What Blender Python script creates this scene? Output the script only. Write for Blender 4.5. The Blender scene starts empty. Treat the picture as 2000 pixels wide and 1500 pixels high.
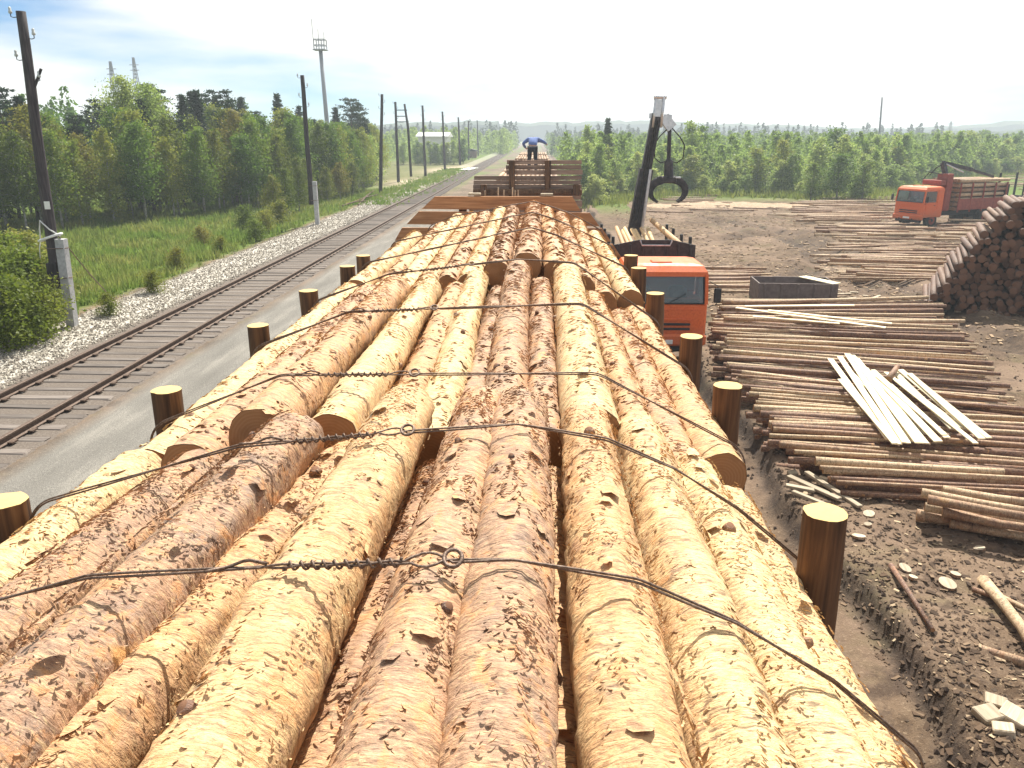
import bpy, math, random
import numpy as np
from mathutils import Vector, Matrix, noise
R = math.radians
rnd = random.Random(7)
SC = bpy.context.scene
COL = SC.collection

# ------------------------------------------------------------------ camera
CAM_H, FPX, PITCH, YAW = 5.0, 1550.0, R(17.37), R(1.76)
cd = bpy.data.cameras.new('camera'); cam = bpy.data.objects.new('camera', cd); COL.objects.link(cam)
cam.location = (0, 0, CAM_H); cam.rotation_euler = (R(90) - PITCH, 0, YAW)
cd.sensor_width = 36; cd.lens = 36 * FPX / 2000; cd.clip_end = 6000; cd.clip_start = .05
SC.camera = cam
CR = cam.rotation_euler.to_matrix()

# ------------------------------------------------------------------ light
SUN_EL, SUN_AZ = R(53), R(13)          # azimuth from +Y towards +X
world = bpy.data.worlds.new('World'); SC.world = world; world.use_nodes = True
wn, wl = world.node_tree.nodes, world.node_tree.links
bg = wn['Background']; bg.inputs[1].default_value = .057
sky = wn.new('ShaderNodeTexSky'); sky.sky_type = 'NISHITA'; sky.sun_disc = False
sky.sun_elevation = SUN_EL; sky.sun_rotation = SUN_AZ; sky.dust_density = .1; sky.ozone_density = 4.0; sky.altitude = 1200
tc = wn.new('ShaderNodeTexCoord')
mp = wn.new('ShaderNodeMapping'); mp.inputs['Scale'].default_value = (1.6, 1.6, 7.5); mp.inputs['Location'].default_value = (.35, .1, .2)
nz = wn.new('ShaderNodeTexNoise'); nz.inputs['Scale'].default_value = 1.5; nz.inputs['Detail'].default_value = 6; nz.inputs['Roughness'].default_value = .5
rp = wn.new('ShaderNodeValToRGB'); rp.color_ramp.elements[0].position = .36; rp.color_ramp.elements[1].position = .56
rp.color_ramp.elements[0].color = (0,) * 3 + (1,)
mx = wn.new('ShaderNodeMix'); mx.data_type = 'RGBA'
tn = wn.new('ShaderNodeMix'); tn.data_type = 'RGBA'; tn.blend_type = 'MULTIPLY'; tn.inputs['Factor'].default_value = 1; tn.inputs['B'].default_value = (.58, .82, 1, 1)
mx.inputs['B'].default_value = (11.0, 10.9, 10.1, 1)
wl.new(tc.outputs['Generated'], mp.inputs[0]); wl.new(mp.outputs[0], nz.inputs['Vector'])
# thin cloud veil: thicker round the sun
dp = wn.new('ShaderNodeVectorMath'); dp.operation = 'DOT_PRODUCT'
sd = Vector((math.sin(SUN_AZ) * math.cos(SUN_EL), math.cos(SUN_AZ) * math.cos(SUN_EL), math.sin(SUN_EL)))
dp.inputs[1].default_value = sd
wl.new(tc.outputs['Generated'], dp.inputs[0])
mr = wn.new('ShaderNodeMapRange'); mr.inputs[1].default_value = .55; mr.inputs[2].default_value = .76; mr.inputs[3].default_value = -.06; mr.inputs[4].default_value = .34
wl.new(dp.outputs['Value'], mr.inputs[0])
ad = wn.new('ShaderNodeMath'); ad.operation = 'ADD'
wl.new(nz.outputs['Fac'], ad.inputs[0]); wl.new(mr.outputs[0], ad.inputs[1]); wl.new(ad.outputs[0], rp.inputs[0])
wl.new(rp.outputs[0], mx.inputs['Factor']); wl.new(sky.outputs[0], tn.inputs['A']); wl.new(tn.outputs['Result'], mx.inputs['A']); wl.new(mx.outputs['Result'], bg.inputs[0])

sl = bpy.data.lights.new('sun', 'SUN'); sl.energy = 5.0; sl.angle = R(.5); sl.color = (1, .95, .84)
so = bpy.data.objects.new('sun', sl); COL.objects.link(so); so.location = (0, 0, 60)
so.rotation_euler = sd.to_track_quat('Z', 'Y').to_euler()
SC.view_settings.view_transform = 'Standard'; SC.view_settings.look = 'None'
SC.view_settings.gamma = 1; SC.view_settings.exposure = .9
SC.cycles.use_denoising = True
SC.cycles.max_bounces = 6; SC.cycles.transparent_max_bounces = 8
SC.cycles.volume_bounces = 0

# ------------------------------------------------------------------ helpers
def ray(x, y):
    return (CR @ Vector(((x - 1000) / FPX, -(y - 750) / FPX, -1))).normalized()
def W(x, y, z=0.0):
    d = ray(x, y); t = (z - CAM_H) / d.z
    return Vector((0, 0, CAM_H)) + d * t
def WY(x, y, Y):
    d = ray(x, y); t = Y / d.y
    return Vector((0, 0, CAM_H)) + d * t

def tag(o, label=None, cat=None, group=None, kind=None):
    if label: o['label'] = label
    if cat: o['category'] = cat
    if group: o['group'] = group
    if kind: o['kind'] = kind
    return o
def empty(name, loc=(0, 0, 0), rz=0):
    o = bpy.data.objects.new(name, None); COL.objects.link(o); o.location = loc; o.rotation_euler = (0, 0, rz)
    o.empty_display_size = .2
    return o
def link(name, me, parent=None):
    o = bpy.data.objects.new(name, me); COL.objects.link(o); o.parent = parent
    return o
def copy_tree(o, parent=None):
    c = o.copy(); COL.objects.link(c); c.parent = parent
    for ch in o.children: copy_tree(ch, c)
    return c

class MB:
    def __init__(s): s.v, s.f, s.m = [], [], []
    def add(s, vs, fs, mi=0):
        b = len(s.v); s.v += [tuple(p) for p in vs]
        for f in fs: s.f.append(tuple(i + b for i in f)); s.m.append(mi)
        return s
    def box(s, c, d, rot=None, mi=0, taper=1.0):
        x, y, z = d[0] / 2, d[1] / 2, d[2] / 2
        vs = [Vector((sx * x * (taper if sz > 0 else 1), sy * y * (taper if sz > 0 else 1), sz * z)) for sz in (-1, 1) for sx, sy in ((-1, -1), (1, -1), (1, 1), (-1, 1))]
        if rot is not None: vs = [rot @ p for p in vs]
        c = Vector(c)
        return s.add([p + c for p in vs], [(3, 2, 1, 0), (4, 5, 6, 7), (0, 1, 5, 4), (1, 2, 6, 5), (2, 3, 7, 6), (3, 0, 4, 7)], mi)
    def bbox(s, c, d, b=.03, mi=0):           # box with bevelled edges
        x, y, z = d[0] / 2, d[1] / 2, d[2] / 2; b = min(b, x * .9, y * .9, z * .9)
        lv = [(-z, -b), (-z + b, 0), (z - b, 0), (z, -b)]
        vs = []
        for zz, k in lv:
            X, Y = x + k, y + k
            vs += [(-X + b, -Y, zz), (X - b, -Y, zz), (X, -Y + b, zz), (X, Y - b, zz), (X - b, Y, zz), (-X + b, Y, zz), (-X, Y - b, zz), (-X, -Y + b, zz)]
        fs = [tuple(range(7, -1, -1)), tuple(range(24, 32))]
        for l in range(3):
            for i in range(8): fs.append((l * 8 + i, l * 8 + (i + 1) % 8, l * 8 + 8 + (i + 1) % 8, l * 8 + 8 + i))
        return s.add([Vector(p) + Vector(c) for p in vs], fs, mi)
    def beam(s, a, b, w, h, up=(0, 0, 1), mi=0):
        a, b = Vector(a), Vector(b); d = (b - a); L = d.length; y = d.normalized()
        x = y.cross(Vector(up)); x = x.normalized() if x.length > 1e-5 else Vector((1, 0, 0))
        z = x.cross(y)
        return s.box((a + b) / 2, (w, L, h), Matrix((x, y, z)).transposed(), mi)
    def tube(s, pts, r, n=8, caps=True, mi=0, capmi=None, closed=False):
        pts = [Vector(p) for p in pts]; N = len(pts)
        rs = r if isinstance(r, (list, tuple)) else [r] * N
        vs, up = [], None
        for i, p in enumerate(pts):
            if closed: t = pts[(i + 1) % N] - pts[i - 1]
            else: t = pts[min(i + 1, N - 1)] - pts[max(i - 1, 0)]
            t.normalize()
            if up is None:
                up = Vector((0, 0, 1)) if abs(t.z) < .9 else Vector((1, 0, 0))
            x = t.cross(up); x.normalize(); up = x.cross(t)
            for k in range(n):
                a = 2 * math.pi * k / n
                vs.append(p + (x * math.cos(a) + up * math.sin(a)) * rs[i])
        fs = []
        for i in range(N if closed else N - 1):
            j = (i + 1) % N
            for k in range(n): fs.append((i * n + k, i * n + (k + 1) % n, j * n + (k + 1) % n, j * n + k))
        s.add(vs, fs, mi)
        if caps and not closed:
            b = len(s.v) - len(vs); cm = mi if capmi is None else capmi
            s.f.append(tuple(b + k for k in range(n - 1, -1, -1))); s.m.append(cm)
            s.f.append(tuple(b + (N - 1) * n + k for k in range(n))); s.m.append(cm)
        return s
    def prism(s, poly, axis, a, b, mi=0):   # poly of 2-D points swept along axis 0/1/2
        n = len(poly)
        def P(q, t):
            return {0: (t, q[0], q[1]), 1: (q[0], t, q[1]), 2: (q[0], q[1], t)}[axis]
        vs = [P(q, a) for q in poly] + [P(q, b) for q in poly]
        fs = [tuple(range(n - 1, -1, -1)), tuple(range(n, 2 * n))] + [(i, (i + 1) % n, n + (i + 1) % n, n + i) for i in range(n)]
        return s.add(vs, fs, mi)
    def mesh(s, mats, smooth=False, name='mesh'):
        me = bpy.data.meshes.new(name); me.from_pydata(s.v, [], s.f)
        for m in (mats if isinstance(mats, (list, tuple)) else [mats]): me.materials.append(m)
        if any(s.m): me.polygons.foreach_set('material_index', s.m)
        if smooth: me.polygons.foreach_set('use_smooth', [True] * len(s.f))
        me.update(); return me
    def build(s, name, mats, parent=None, smooth=False):
        return link(name, s.mesh(mats, smooth, name), parent)

# ------------------------------------------------------------------ materials
def srgb(h):
    h = h.lstrip('#'); c = [int(h[i:i + 2], 16) / 255 for i in (0, 2, 4)]
    return tuple(x / 12.92 if x <= .04045 else ((x + .055) / 1.055) ** 2.4 for x in c) + (1,)
class Mat:
    def __init__(s, name, rough=.8, metal=0, color=None, spec=None):
        s.m = bpy.data.materials.new(name); s.m.use_nodes = True
        s.n, s.l = s.m.node_tree.nodes, s.m.node_tree.links
        s.b = s.n['Principled BSDF']; s.b.inputs['Roughness'].default_value = rough; s.b.inputs['Metallic'].default_value = metal
        if spec is not None: s.b.inputs['Specular IOR Level'].default_value = spec
        if color: s.b.inputs['Base Color'].default_value = tuple(color[:3]) + (1,)
        s._tc = None
    def coord(s, kind='Object', scale=(1, 1, 1), randomize=True):
        t = s.n.new('ShaderNodeTexCoord'); m = s.n.new('ShaderNodeMapping'); m.inputs['Scale'].default_value = scale
        if randomize:
            oi = s.n.new('ShaderNodeObjectInfo'); mu = s.n.new('ShaderNodeMath'); mu.operation = 'MULTIPLY'; mu.inputs[1].default_value = 57.0
            s.l.new(oi.outputs['Random'], mu.inputs[0]); s.l.new(mu.outputs[0], m.inputs['Location'])
        s.l.new(t.outputs[kind], m.inputs[0]); return m.outputs[0]
    def noise(s, vec, scale, detail=4, rough=.55, dist=0):
        t = s.n.new('ShaderNodeTexNoise'); t.inputs['Scale'].default_value = scale; t.inputs['Detail'].default_value = detail
        t.inputs['Roughness'].default_value = rough; t.inputs['Distortion'].default_value = dist
        s.l.new(vec, t.inputs['Vector']); return t.outputs['Fac']
    def voro(s, vec, scale, feature='F1', out='Distance', rnd=1):
        t = s.n.new('ShaderNodeTexVoronoi'); t.feature = feature; t.inputs['Scale'].default_value = scale; t.inputs['Randomness'].default_value = rnd
        s.l.new(vec, t.inputs['Vector']); return t.outputs[out]
    def ramp(s, fac, stops):
        t = s.n.new('ShaderNodeValToRGB'); e = t.color_ramp.elements
        while len(e) < len(stops): e.new(.5)
        for k, (p, c) in enumerate(stops):
            e[k].position = p; e[k].color = (c, c, c, 1) if isinstance(c, (int, float)) else tuple(c[:3]) + (1,)
        s.l.new(fac, t.inputs[0]); return t.outputs[0]
    def mix(s, fac, a, b, mode='MIX'):
        t = s.n.new('ShaderNodeMix'); t.data_type = 'RGBA'; t.blend_type = mode
        for v, k in ((fac, 'Factor'), (a, 'A'), (b, 'B')):
            if isinstance(v, (int, float)): t.inputs[k].default_value = v if k == 'Factor' else (v, v, v, 1)
            elif isinstance(v, tuple): t.inputs[k].default_value = tuple(v[:3]) + (1,)
            else: s.l.new(v, t.inputs[k])
        return t.outputs['Result']
    def math(s, op, a, b=0.0, clamp=False):
        t = s.n.new('ShaderNodeMath'); t.operation = op; t.use_clamp = clamp
        for v, k in ((a, 0), (b, 1)):
            if isinstance(v, (int, float)): t.inputs[k].default_value = v
            else: s.l.new(v, t.inputs[k])
        return t.outputs[0]
    def attr(s, name, kind='GEOMETRY', out='Fac'):
        t = s.n.new('ShaderNodeAttribute'); t.attribute_name = name; t.attribute_type = kind; return t.outputs[out]
    def rand(s):
        return s.n.new('ShaderNodeObjectInfo').outputs['Random']
    def color(s, c): s.l.new(c, s.b.inputs['Base Color']); return s
    def rough(s, r): s.l.new(r, s.b.inputs['Roughness']); return s
    def bump(s, h, strength=.5, dist=.02):
        t = s.n.new('ShaderNodeBump'); t.inputs['Strength'].default_value = strength; t.inputs['Distance'].default_value = dist
        s.l.new(h, t.inputs['Height']); s.l.new(t.outputs[0], s.b.inputs['Normal']); return s

M = {}
def mat_bark(name, pink, tan, cream, grey, dark, fine=1.0):
    m = Mat(name, .62, spec=.4)
    v = m.coord(); va = m.coord(scale=(13 * fine, 48 * fine, 13 * fine)); vb = m.coord(scale=(16 * fine, 44 * fine, 16 * fine))
    peel = m.attr('peel', 'OBJECT')
    big = m.noise(v, 4.2, 5, .65); mid = m.noise(v, 9, 5, .65)
    shift = m.math('ADD', m.math('MULTIPLY', big, .62), m.math('MULTIPLY', peel, .62))
    shift = m.math('ADD', shift, m.math('MULTIPLY', m.math('SUBTRACT', mid, .5), .5), True)
    base = m.ramp(shift, [(.22, grey), (.40, pink), (.62, tan), (.86, cream)])
    fl = m.noise(va, 1.0, 4, .7, .6)                       # transverse flakes
    dash = m.ramp(fl, [(.56, 0), (.62, 1)])
    msk = m.ramp(m.noise(v, 5.5, 4, .6), [(.36, .25), (.56, 1)])
    base = m.mix(m.math('MULTIPLY', m.math('MULTIPLY', dash, msk), .8), base, dark)
    vc = m.coord(scale=(5.5 * fine, 17 * fine, 5.5 * fine)); dl = m.ramp(m.noise(vc, 1.0, 5, .75, .5), [(.57, 0), (.64, 1)])
    base = m.mix(m.math('MULTIPLY', m.math('MULTIPLY', dl, msk), .62), base, dark)
    vo = m.coord(scale=(3.4, 1.5, 3.4)); raw = m.ramp(m.noise(vo, 1.3, 3, .6), [(.665, 0), (.69, 1)])
    base = m.mix(m.math('MULTIPLY', raw, .8), base, (cream[0] * .9, cream[1] * .66, cream[2] * .42))
    gp = m.ramp(m.noise(vo, 3.1, 4, .65), [(.60, 0), (.72, .55)]); base = m.mix(gp, base, grey)
    pale = m.ramp(m.noise(vb, .8, 3, .6, .4), [(.56, 0), (.70, 1)])
    base = m.mix(m.math('MULTIPLY', pale, .4), base, cream)
    cr = m.ramp(m.voro(va, .42, 'DISTANCE_TO_EDGE'), [(0, 1), (.05, 0)])
    inv = m.math('MULTIPLY', m.math('SUBTRACT', .95, peel, True), m.ramp(m.noise(v, 16, 3), [(.42, 0), (.58, 1)]))
    base = m.mix(m.math('MULTIPLY', m.math('MULTIPLY', cr, inv), .45), base, dark)
    gr = m.noise(vb, 2.2, 4, .7); base = m.mix(m.ramp(gr, [(.36, .55), (.5, 0)]), base, (dark[0] * 2.2, dark[1] * 2.2, dark[2] * 2.2)); base = m.mix(m.ramp(gr, [(.55, 0), (.68, .55)]), base, cream)
    bl = m.noise(v, 13, 4, .7, .5); base = m.mix(m.ramp(bl, [(.54, 0), (.64, .6)]), base, (tan[0] * 1.0, tan[1] * .82, tan[2] * .68)); base = m.mix(m.ramp(bl, [(.34, .6), (.44, 0)]), base, (pink[0] * .72, pink[1] * .66, pink[2] * .68))
    m.color(base)
    h = m.math('ADD', m.math('MULTIPLY', fl, -1.0), m.math('MULTIPLY', mid, .6))
    h = m.math('ADD', h, m.math('MULTIPLY', m.noise(vb, 1.6, 5, .7), .8)); h = m.math('SUBTRACT', h, m.math('MULTIPLY', cr, .12))
    m.bump(h, .75, .014)
    return m.m
M['bark'] = mat_bark('pine_bark', (.50, .295, .175), (.61, .36, .175), (.75, .555, .295), (.31, .21, .155), (.08, .042, .026))
M['bark_shaded'] = mat_bark('shaded_pile_bark', (.11, .055, .038), (.17, .09, .055), (.26, .16, .10), (.08, .052, .045), (.03, .02, .016))  # darker copy of the bark, the pile's shade put into its colour
M['bark_dark'] = mat_bark('pole_bark', (.20, .105, .075), (.36, .21, .125), (.66, .50, .32), (.14, .085, .07), (.045, .026, .018))

m = Mat('bark_flake', .85, spec=.2); v = m.coord()
m.color(m.ramp(m.noise(v, 14, 3), [(.3, (.30, .17, .11)), (.5, (.56, .34, .20)), (.72, (.76, .55, .30))])); M['flake'] = m.m

def mat_cut(name, a, b, dark):
    m = Mat(name, .8, spec=.2); v = m.coord(randomize=False)
    w = m.n.new('ShaderNodeTexWave'); w.wave_type = 'RINGS'; w.rings_direction = 'Y'; w.inputs['Scale'].default_value = 22
    w.inputs['Distortion'].default_value = 1.6; w.inputs['Detail'].default_value = 2; m.l.new(v, w.inputs['Vector'])
    c = m.mix(m.math('MULTIPLY', w.outputs['Fac'], .5), a, b)
    c = m.mix(m.ramp(m.noise(v, 7, 4), [(.52, 0), (.75, .6)]), c, dark)
    m.color(c); m.bump(m.noise(v, 60, 3), .3, .004); return m.m
M['cut'] = mat_cut('sawn_end', (.36, .20, .10), (.28, .145, .065), (.17, .09, .05))  # log ends face away from the sun; their shade lowers this colour
M['cut_dark'] = mat_cut('dark_shaded_sawn_end', (.19, .095, .055), (.125, .06, .035), (.06, .032, .022))  # pile ends carry their shade in this colour; also dark knots, lower poles
M['cut_top'] = mat_cut('fresh_sawn_top', (.62, .44, .19), (.50, .32, .12), (.36, .22, .09))

def mat_wood(name, a, b, c, axis=1, rough=.75):
    m = Mat(name, rough, spec=.25); sc = [26, 26, 26]; sc[axis] = 1.6
    v = m.coord(scale=tuple(sc)); v2 = m.coord()
    g = m.noise(v, 1, 5, .6, .5)
    col = m.ramp(g, [(.3, a), (.52, b), (.75, c)])
    col = m.mix(m.ramp(m.noise(v2, 3, 4), [(.5, 0), (.8, .45)]), col, a)
    r = m.n.new('ShaderNodeHueSaturation'); m.l.new(col, r.inputs['Color'])
    m.l.new(m.math('ADD', m.math('MULTIPLY', m.rand(), .5), .75), r.inputs['Value'])
    m.color(r.outputs[0]); m.bump(g, .4, .008); return m.m
M['stake'] = mat_wood('stake_wood', (.035, .020, .014), (.13, .065, .034), (.27, .135, .06), 2)
M['shield'] = mat_wood('shield_board', (.24, .11, .055), (.42, .21, .10), (.55, .31, .16), 0)
M['oldboard'] = mat_wood('weathered_board', (.16, .10, .075), (.30, .20, .15), (.42, .30, .22), 0)
M['plank'] = mat_wood('pale_plank', (.66, .55, .36), (.80, .72, .52), (.86, .80, .64), 1)
M['plank_d'] = mat_wood('dusty_plank', (.30, .24, .17), (.46, .38, .28), (.60, .52, .40), 1)
M['polewood'] = mat_wood('tarred_pole', (.022, .018, .02), (.05, .042, .045), (.10, .085, .08), 2, .85)
M['sleeper'] = mat_wood('sleeper_wood', (.09, .072, .065), (.17, .145, .13), (.25, .22, .195), 0, .9)

def mat_speck(name, cols, scale=8, rough=.85, metal=0, bump=.3, dist=.01, spec=.3):
    m = Mat(name, rough, metal, spec=spec); v = m.coord()
    f = m.noise(v, scale, 6, .65)
    n = len(cols); m.color(m.ramp(f, [(.28 + .44 * i / (n - 1), c) for i, c in enumerate(cols)])); m.bump(f, bump, dist); return m.m
M['rail'] = mat_speck('rail_steel', [(.05, .035, .03), (.12, .08, .06), (.17, .13, .11)], 30, .6, .3)
M['concrete'] = mat_speck('concrete', [(.30, .30, .31), (.42, .42, .43), (.50, .50, .50)], 12)
M['wire'] = mat_speck('binding_wire', [(.07, .046, .034), (.16, .11, .085), (.30, .23, .185)], 90, .55, .5)
M['orange'] = mat_speck('orange_paint', [(.55, .085, .012), (.72, .125, .016), (.76, .15, .025)], 5, .38, 0, .05, .003, .5)
m = Mat('orange_paint', .42, spec=.5); v = m.coord(randomize=False); n1 = m.noise(v, 2.2, 5, .65); n2 = m.noise(v, 17, 5, .7)
col = m.ramp(n2, [(.3, (.56, .085, .012)), (.5, (.72, .125, .016)), (.7, (.78, .16, .03))])
ps = m.n.new('ShaderNodeSeparateXYZ'); m.l.new(v, ps.inputs[0])
mudf = m.math('MULTIPLY', m.ramp(m.math('ADD', m.math('MULTIPLY', ps.outputs[2], .3), m.math('MULTIPLY', n1, .5)), [(.30, 1), (.62, .12)]), m.ramp(n2, [(.3, .35), (.7, 1)]))
m.color(m.mix(m.math('MULTIPLY', mudf, .7), col, (.20, .12, .07))); m.rough(m.ramp(n1, [(.3, .35), (.7, .75)])); M['orange'] = m.m
M['red'] = mat_speck('dull_red_paint', [(.16, .03, .022), (.26, .05, .03), (.33, .08, .05)], 5, .55, 0, .1, .004)
M['black'] = mat_speck('black_metal', [(.012, .012, .015), (.025, .024, .027), (.06, .05, .05)], 9, .5, .2, .1, .004)
M['boom'] = mat_speck('dark_boom_paint', [(.02, .02, .025), (.045, .04, .045), (.10, .085, .08)], 6, .5, .1, .1, .004)
M['rubber'] = mat_speck('tyre_rubber', [(.012, .011, .01), (.03, .027, .024), (.08, .07, .055)], 8, .9)
M['silver'] = mat_speck('bare_metal', [(.45, .46, .48), (.62, .63, .65), (.72, .72, .73)], 9, .35, .7, .1, .004)
M['white'] = mat_speck('white_paint', [(.62, .62, .60), (.76, .76, .74), (.82, .82, .80)], 9, .6)
M['box'] = mat_speck('grey_brown_steel', [(.11, .085, .08), (.17, .135, .125), (.22, .18, .17)], 5, .75)
M['rust'] = mat_speck('rusty_steel', [(.10, .05, .035), (.18, .09, .06), (.24, .13, .09)], 9, .85)
M['tower'] = mat_speck('galvanised_mast', [(.22, .23, .26), (.32, .33, .36), (.40, .41, .43)], 9, .6, .2)
M['bark_chip'] = mat_speck('wood_chip', [(.16, .10, .065), (.33, .23, .145), (.52, .40, .27)], 3, .9)
M['mound'] = mat_speck('sawdust', [(.22, .15, .10), (.36, .26, .175), (.50, .38, .27)], 6, .95, 0, .6, .05)
m = Mat('windscreen', .04, color=(.45, .50, .52), spec=.5); m.b.inputs['Transmission Weight'].default_value = .85; M['glass'] = m.m
m = Mat('headlight', .12, color=(.6, .6, .58), spec=.8); M['lamp'] = m.m
m = Mat('insulator', .25, color=(.5, .52, .5)); M['insul'] = m.m
m = Mat('blue_cloth', .9, color=(.13, .19, .42)); M['shirt'] = m.m
m = Mat('dark_cloth', .9, color=(.02, .022, .035)); M['trousers'] = m.m
m = Mat('skin', .6, color=(.42, .24, .17)); M['skin'] = m.m
m = Mat('hair', .8, color=(.09, .06, .04)); M['hair'] = m.m

def mat_leaf(name, a, b, c, sc=1.4, tl=.5):
    m = Mat(name, .55, spec=.25)
    v = m.coord(); f = m.noise(v, sc, 4, .65)
    rr = m.math('ADD', m.math('MULTIPLY', f, .7), m.math('MULTIPLY', m.rand(), .42))
    col = m.ramp(rr, [(.32, a), (.56, b), (.82, c)])
    m.color(col)
    tr = m.n.new('ShaderNodeBsdfTranslucent'); m.l.new(col, tr.inputs['Color'])
    ms = m.n.new('ShaderNodeMixShader'); ms.inputs[0].default_value = tl
    m.l.new(m.b.outputs[0], ms.inputs[1]); m.l.new(tr.outputs[0], ms.inputs[2])
    m.l.new(ms.outputs[0], m.n['Material Output'].inputs[0]); return m.m
M['leaf'] = mat_leaf('birch_leaf', (.075, .15, .018), (.15, .24, .03), (.28, .29, .045))
M['leaf_y'] = mat_leaf('yellowing_leaf', (.10, .15, .018), (.17, .20, .025), (.24, .205, .035))
M['leaf_l'] = mat_leaf('young_leaf', (.19, .28, .06), (.29, .38, .09), (.42, .46, .14), 1.4, .58)
M['needle'] = mat_leaf('needles', (.012, .03, .012), (.022, .045, .018), (.04, .06, .022))
M['grass'] = mat_leaf('grass_blade', (.065, .13, .022), (.145, .225, .04), (.33, .30, .10), .42)
M['weed'] = mat_leaf('weed_leaf', (.10, .15, .022), (.17, .22, .035), (.28, .27, .06))
M['trunk'] = mat_speck('birch_trunk', [(.10, .085, .07), (.30, .28, .25), (.48, .46, .42)], 6, .85)
M['trunk_d'] = mat_speck('pine_trunk', [(.05, .035, .025), (.11, .07, .05), (.17, .11, .07)], 6, .9)

# ================================================================== SETTING
YARD = -1.0
def sst(a, b, x):
    t = min(1, max(0, (x - a) / (b - a))); return t * t * (3 - 2 * t)
def fbm(x, y, z=0., o=3):
    s, a = 0, 1
    for _ in range(o): s += a * noise.noise((x, y, z)); x *= 2.03; y *= 2.03; a *= .5
    return s
RUTS = []        # (polyline, half width) filled below: wheel tracks in the yard
def rut_line(pts): RUTS.append([Vector((p.x, p.y)) for p in pts])
rut_line([W(1500, 690, YARD), W(1560, 560, YARD), W(1600, 505, YARD), W(1540, 470, YARD), W(1440, 455, YARD), W(1390, 430, YARD)])
rut_line([W(1720, 640, YARD), W(1690, 560, YARD), W(1640, 510, YARD), W(1600, 475, YARD), W(1500, 450, YARD), W(1400, 430, YARD)])
rut_line([W(1980, 690, YARD), W(1800, 580, YARD), W(1720, 535, YARD), W(1600, 480, YARD)])
rut_line([W(1400, 470, YARD), W(1600, 455, YARD), W(1750, 450, YARD), W(1900, 440, YARD)])
def seg_d(p, a, b):
    ab = b - a; t = max(0, min(1, (p - a).dot(ab) / max(1e-9, ab.length_squared))); return (p - a - ab * t).length
RC = {}
def rut_depth(x, y):
    k = (x, y)
    if k not in RC: RC[k] = rut_depth_(x, y)
    return RC[k]
def rut_depth_(x, y):
    if not (5 < x < 40 and 14 < y < 75): return 0, 0
    p = Vector((x, y)); d = min(seg_d(p, l[i], l[i + 1]) for l in RUTS for i in range(len(l) - 1))
    return -.20 * math.exp(-(d / .5) ** 2) + .10 * math.exp(-((d - .95) / .4) ** 2), math.exp(-(d / .9) ** 2)
def edge_x(y): return 4.42 + .16 * math.sin(y * .9) + .12 * noise.noise((y * 1.7, 3.1, 0))
def ground_z(x, y, fine=True):
    z = 0.0
    if x < -13.2: z += -.25 * sst(-13.2, -16.5, x) + .16 * fbm(x * .25, y * .25, 3)
    if x > 1.6:
        z = -1.22 * sst(1.7, 3.3, x)
        ex = edge_x(y)
        z += (.30 + .07 * noise.noise((x * .8, y * .8, 5))) * sst(ex - .12, ex + .14, x) * sst(-2, 3, y)
        z += .22 * sst(ex, ex + 1, x) * (1 - sst(-2, 3, y))
        if 3.4 < x < ex: z += -.05 * math.exp(-((x - 4.0) / .14) ** 2) + .012 * math.sin(y * 26) * math.exp(-((x - 4.0) / .16) ** 2)
        if x > ex:
            z += .10 * fbm(x * .6, y * .6, 9, 3) * sst(ex, ex + 1, x)
            if x < 30 and y < 45: z += .045 * fbm(x * 2.3, y * 2.3, 2, 3) + (.035 * abs(noise.noise((x * 6.5, y * 6.5, 4))) if x < 12 else 0)
            z += rut_depth(x, y)[0]
    elif -8.6 < x < -2.2: z += .018 * fbm(x * .7, y * .25, 1) + .01 * math.sin(x * 3.1 + noise.noise((0, y * .1, 0)))
    elif -13.2 <= x <= -10.9: z += .05 + .03 * fbm(x, y, 4)
    return z
def lines(spec):
    out = []
    for a, b, st in spec:
        n = max(1, round((b - a) / st)); out += [a + (b - a) * i / n for i in range(n)]
    return out + [spec[-1][1]]
GX = lines([(-2400, -400, 250), (-400, -60, 30), (-60, -30, 2.5), (-30, -13.4, .6), (-13.4, -8.4, .25), (-8.4, 1.4, .5), (1.4, 3.2, .3), (3.2, 5.2, .06), (5.2, 12, .09), (12, 26, .22), (26, 42, .45), (42, 70, 2), (70, 400, 24), (400, 2400, 250)])
GY = lines([(-40, 1, 2), (1, 4, .3), (4, 16, .09), (16, 34, .2), (34, 66, .4), (66, 80, 1.2), (80, 200, 4), (200, 600, 40), (600, 3000, 300)])
nx, ny = len(GX), len(GY)
gv, gz, gw = [], [], []
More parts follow.
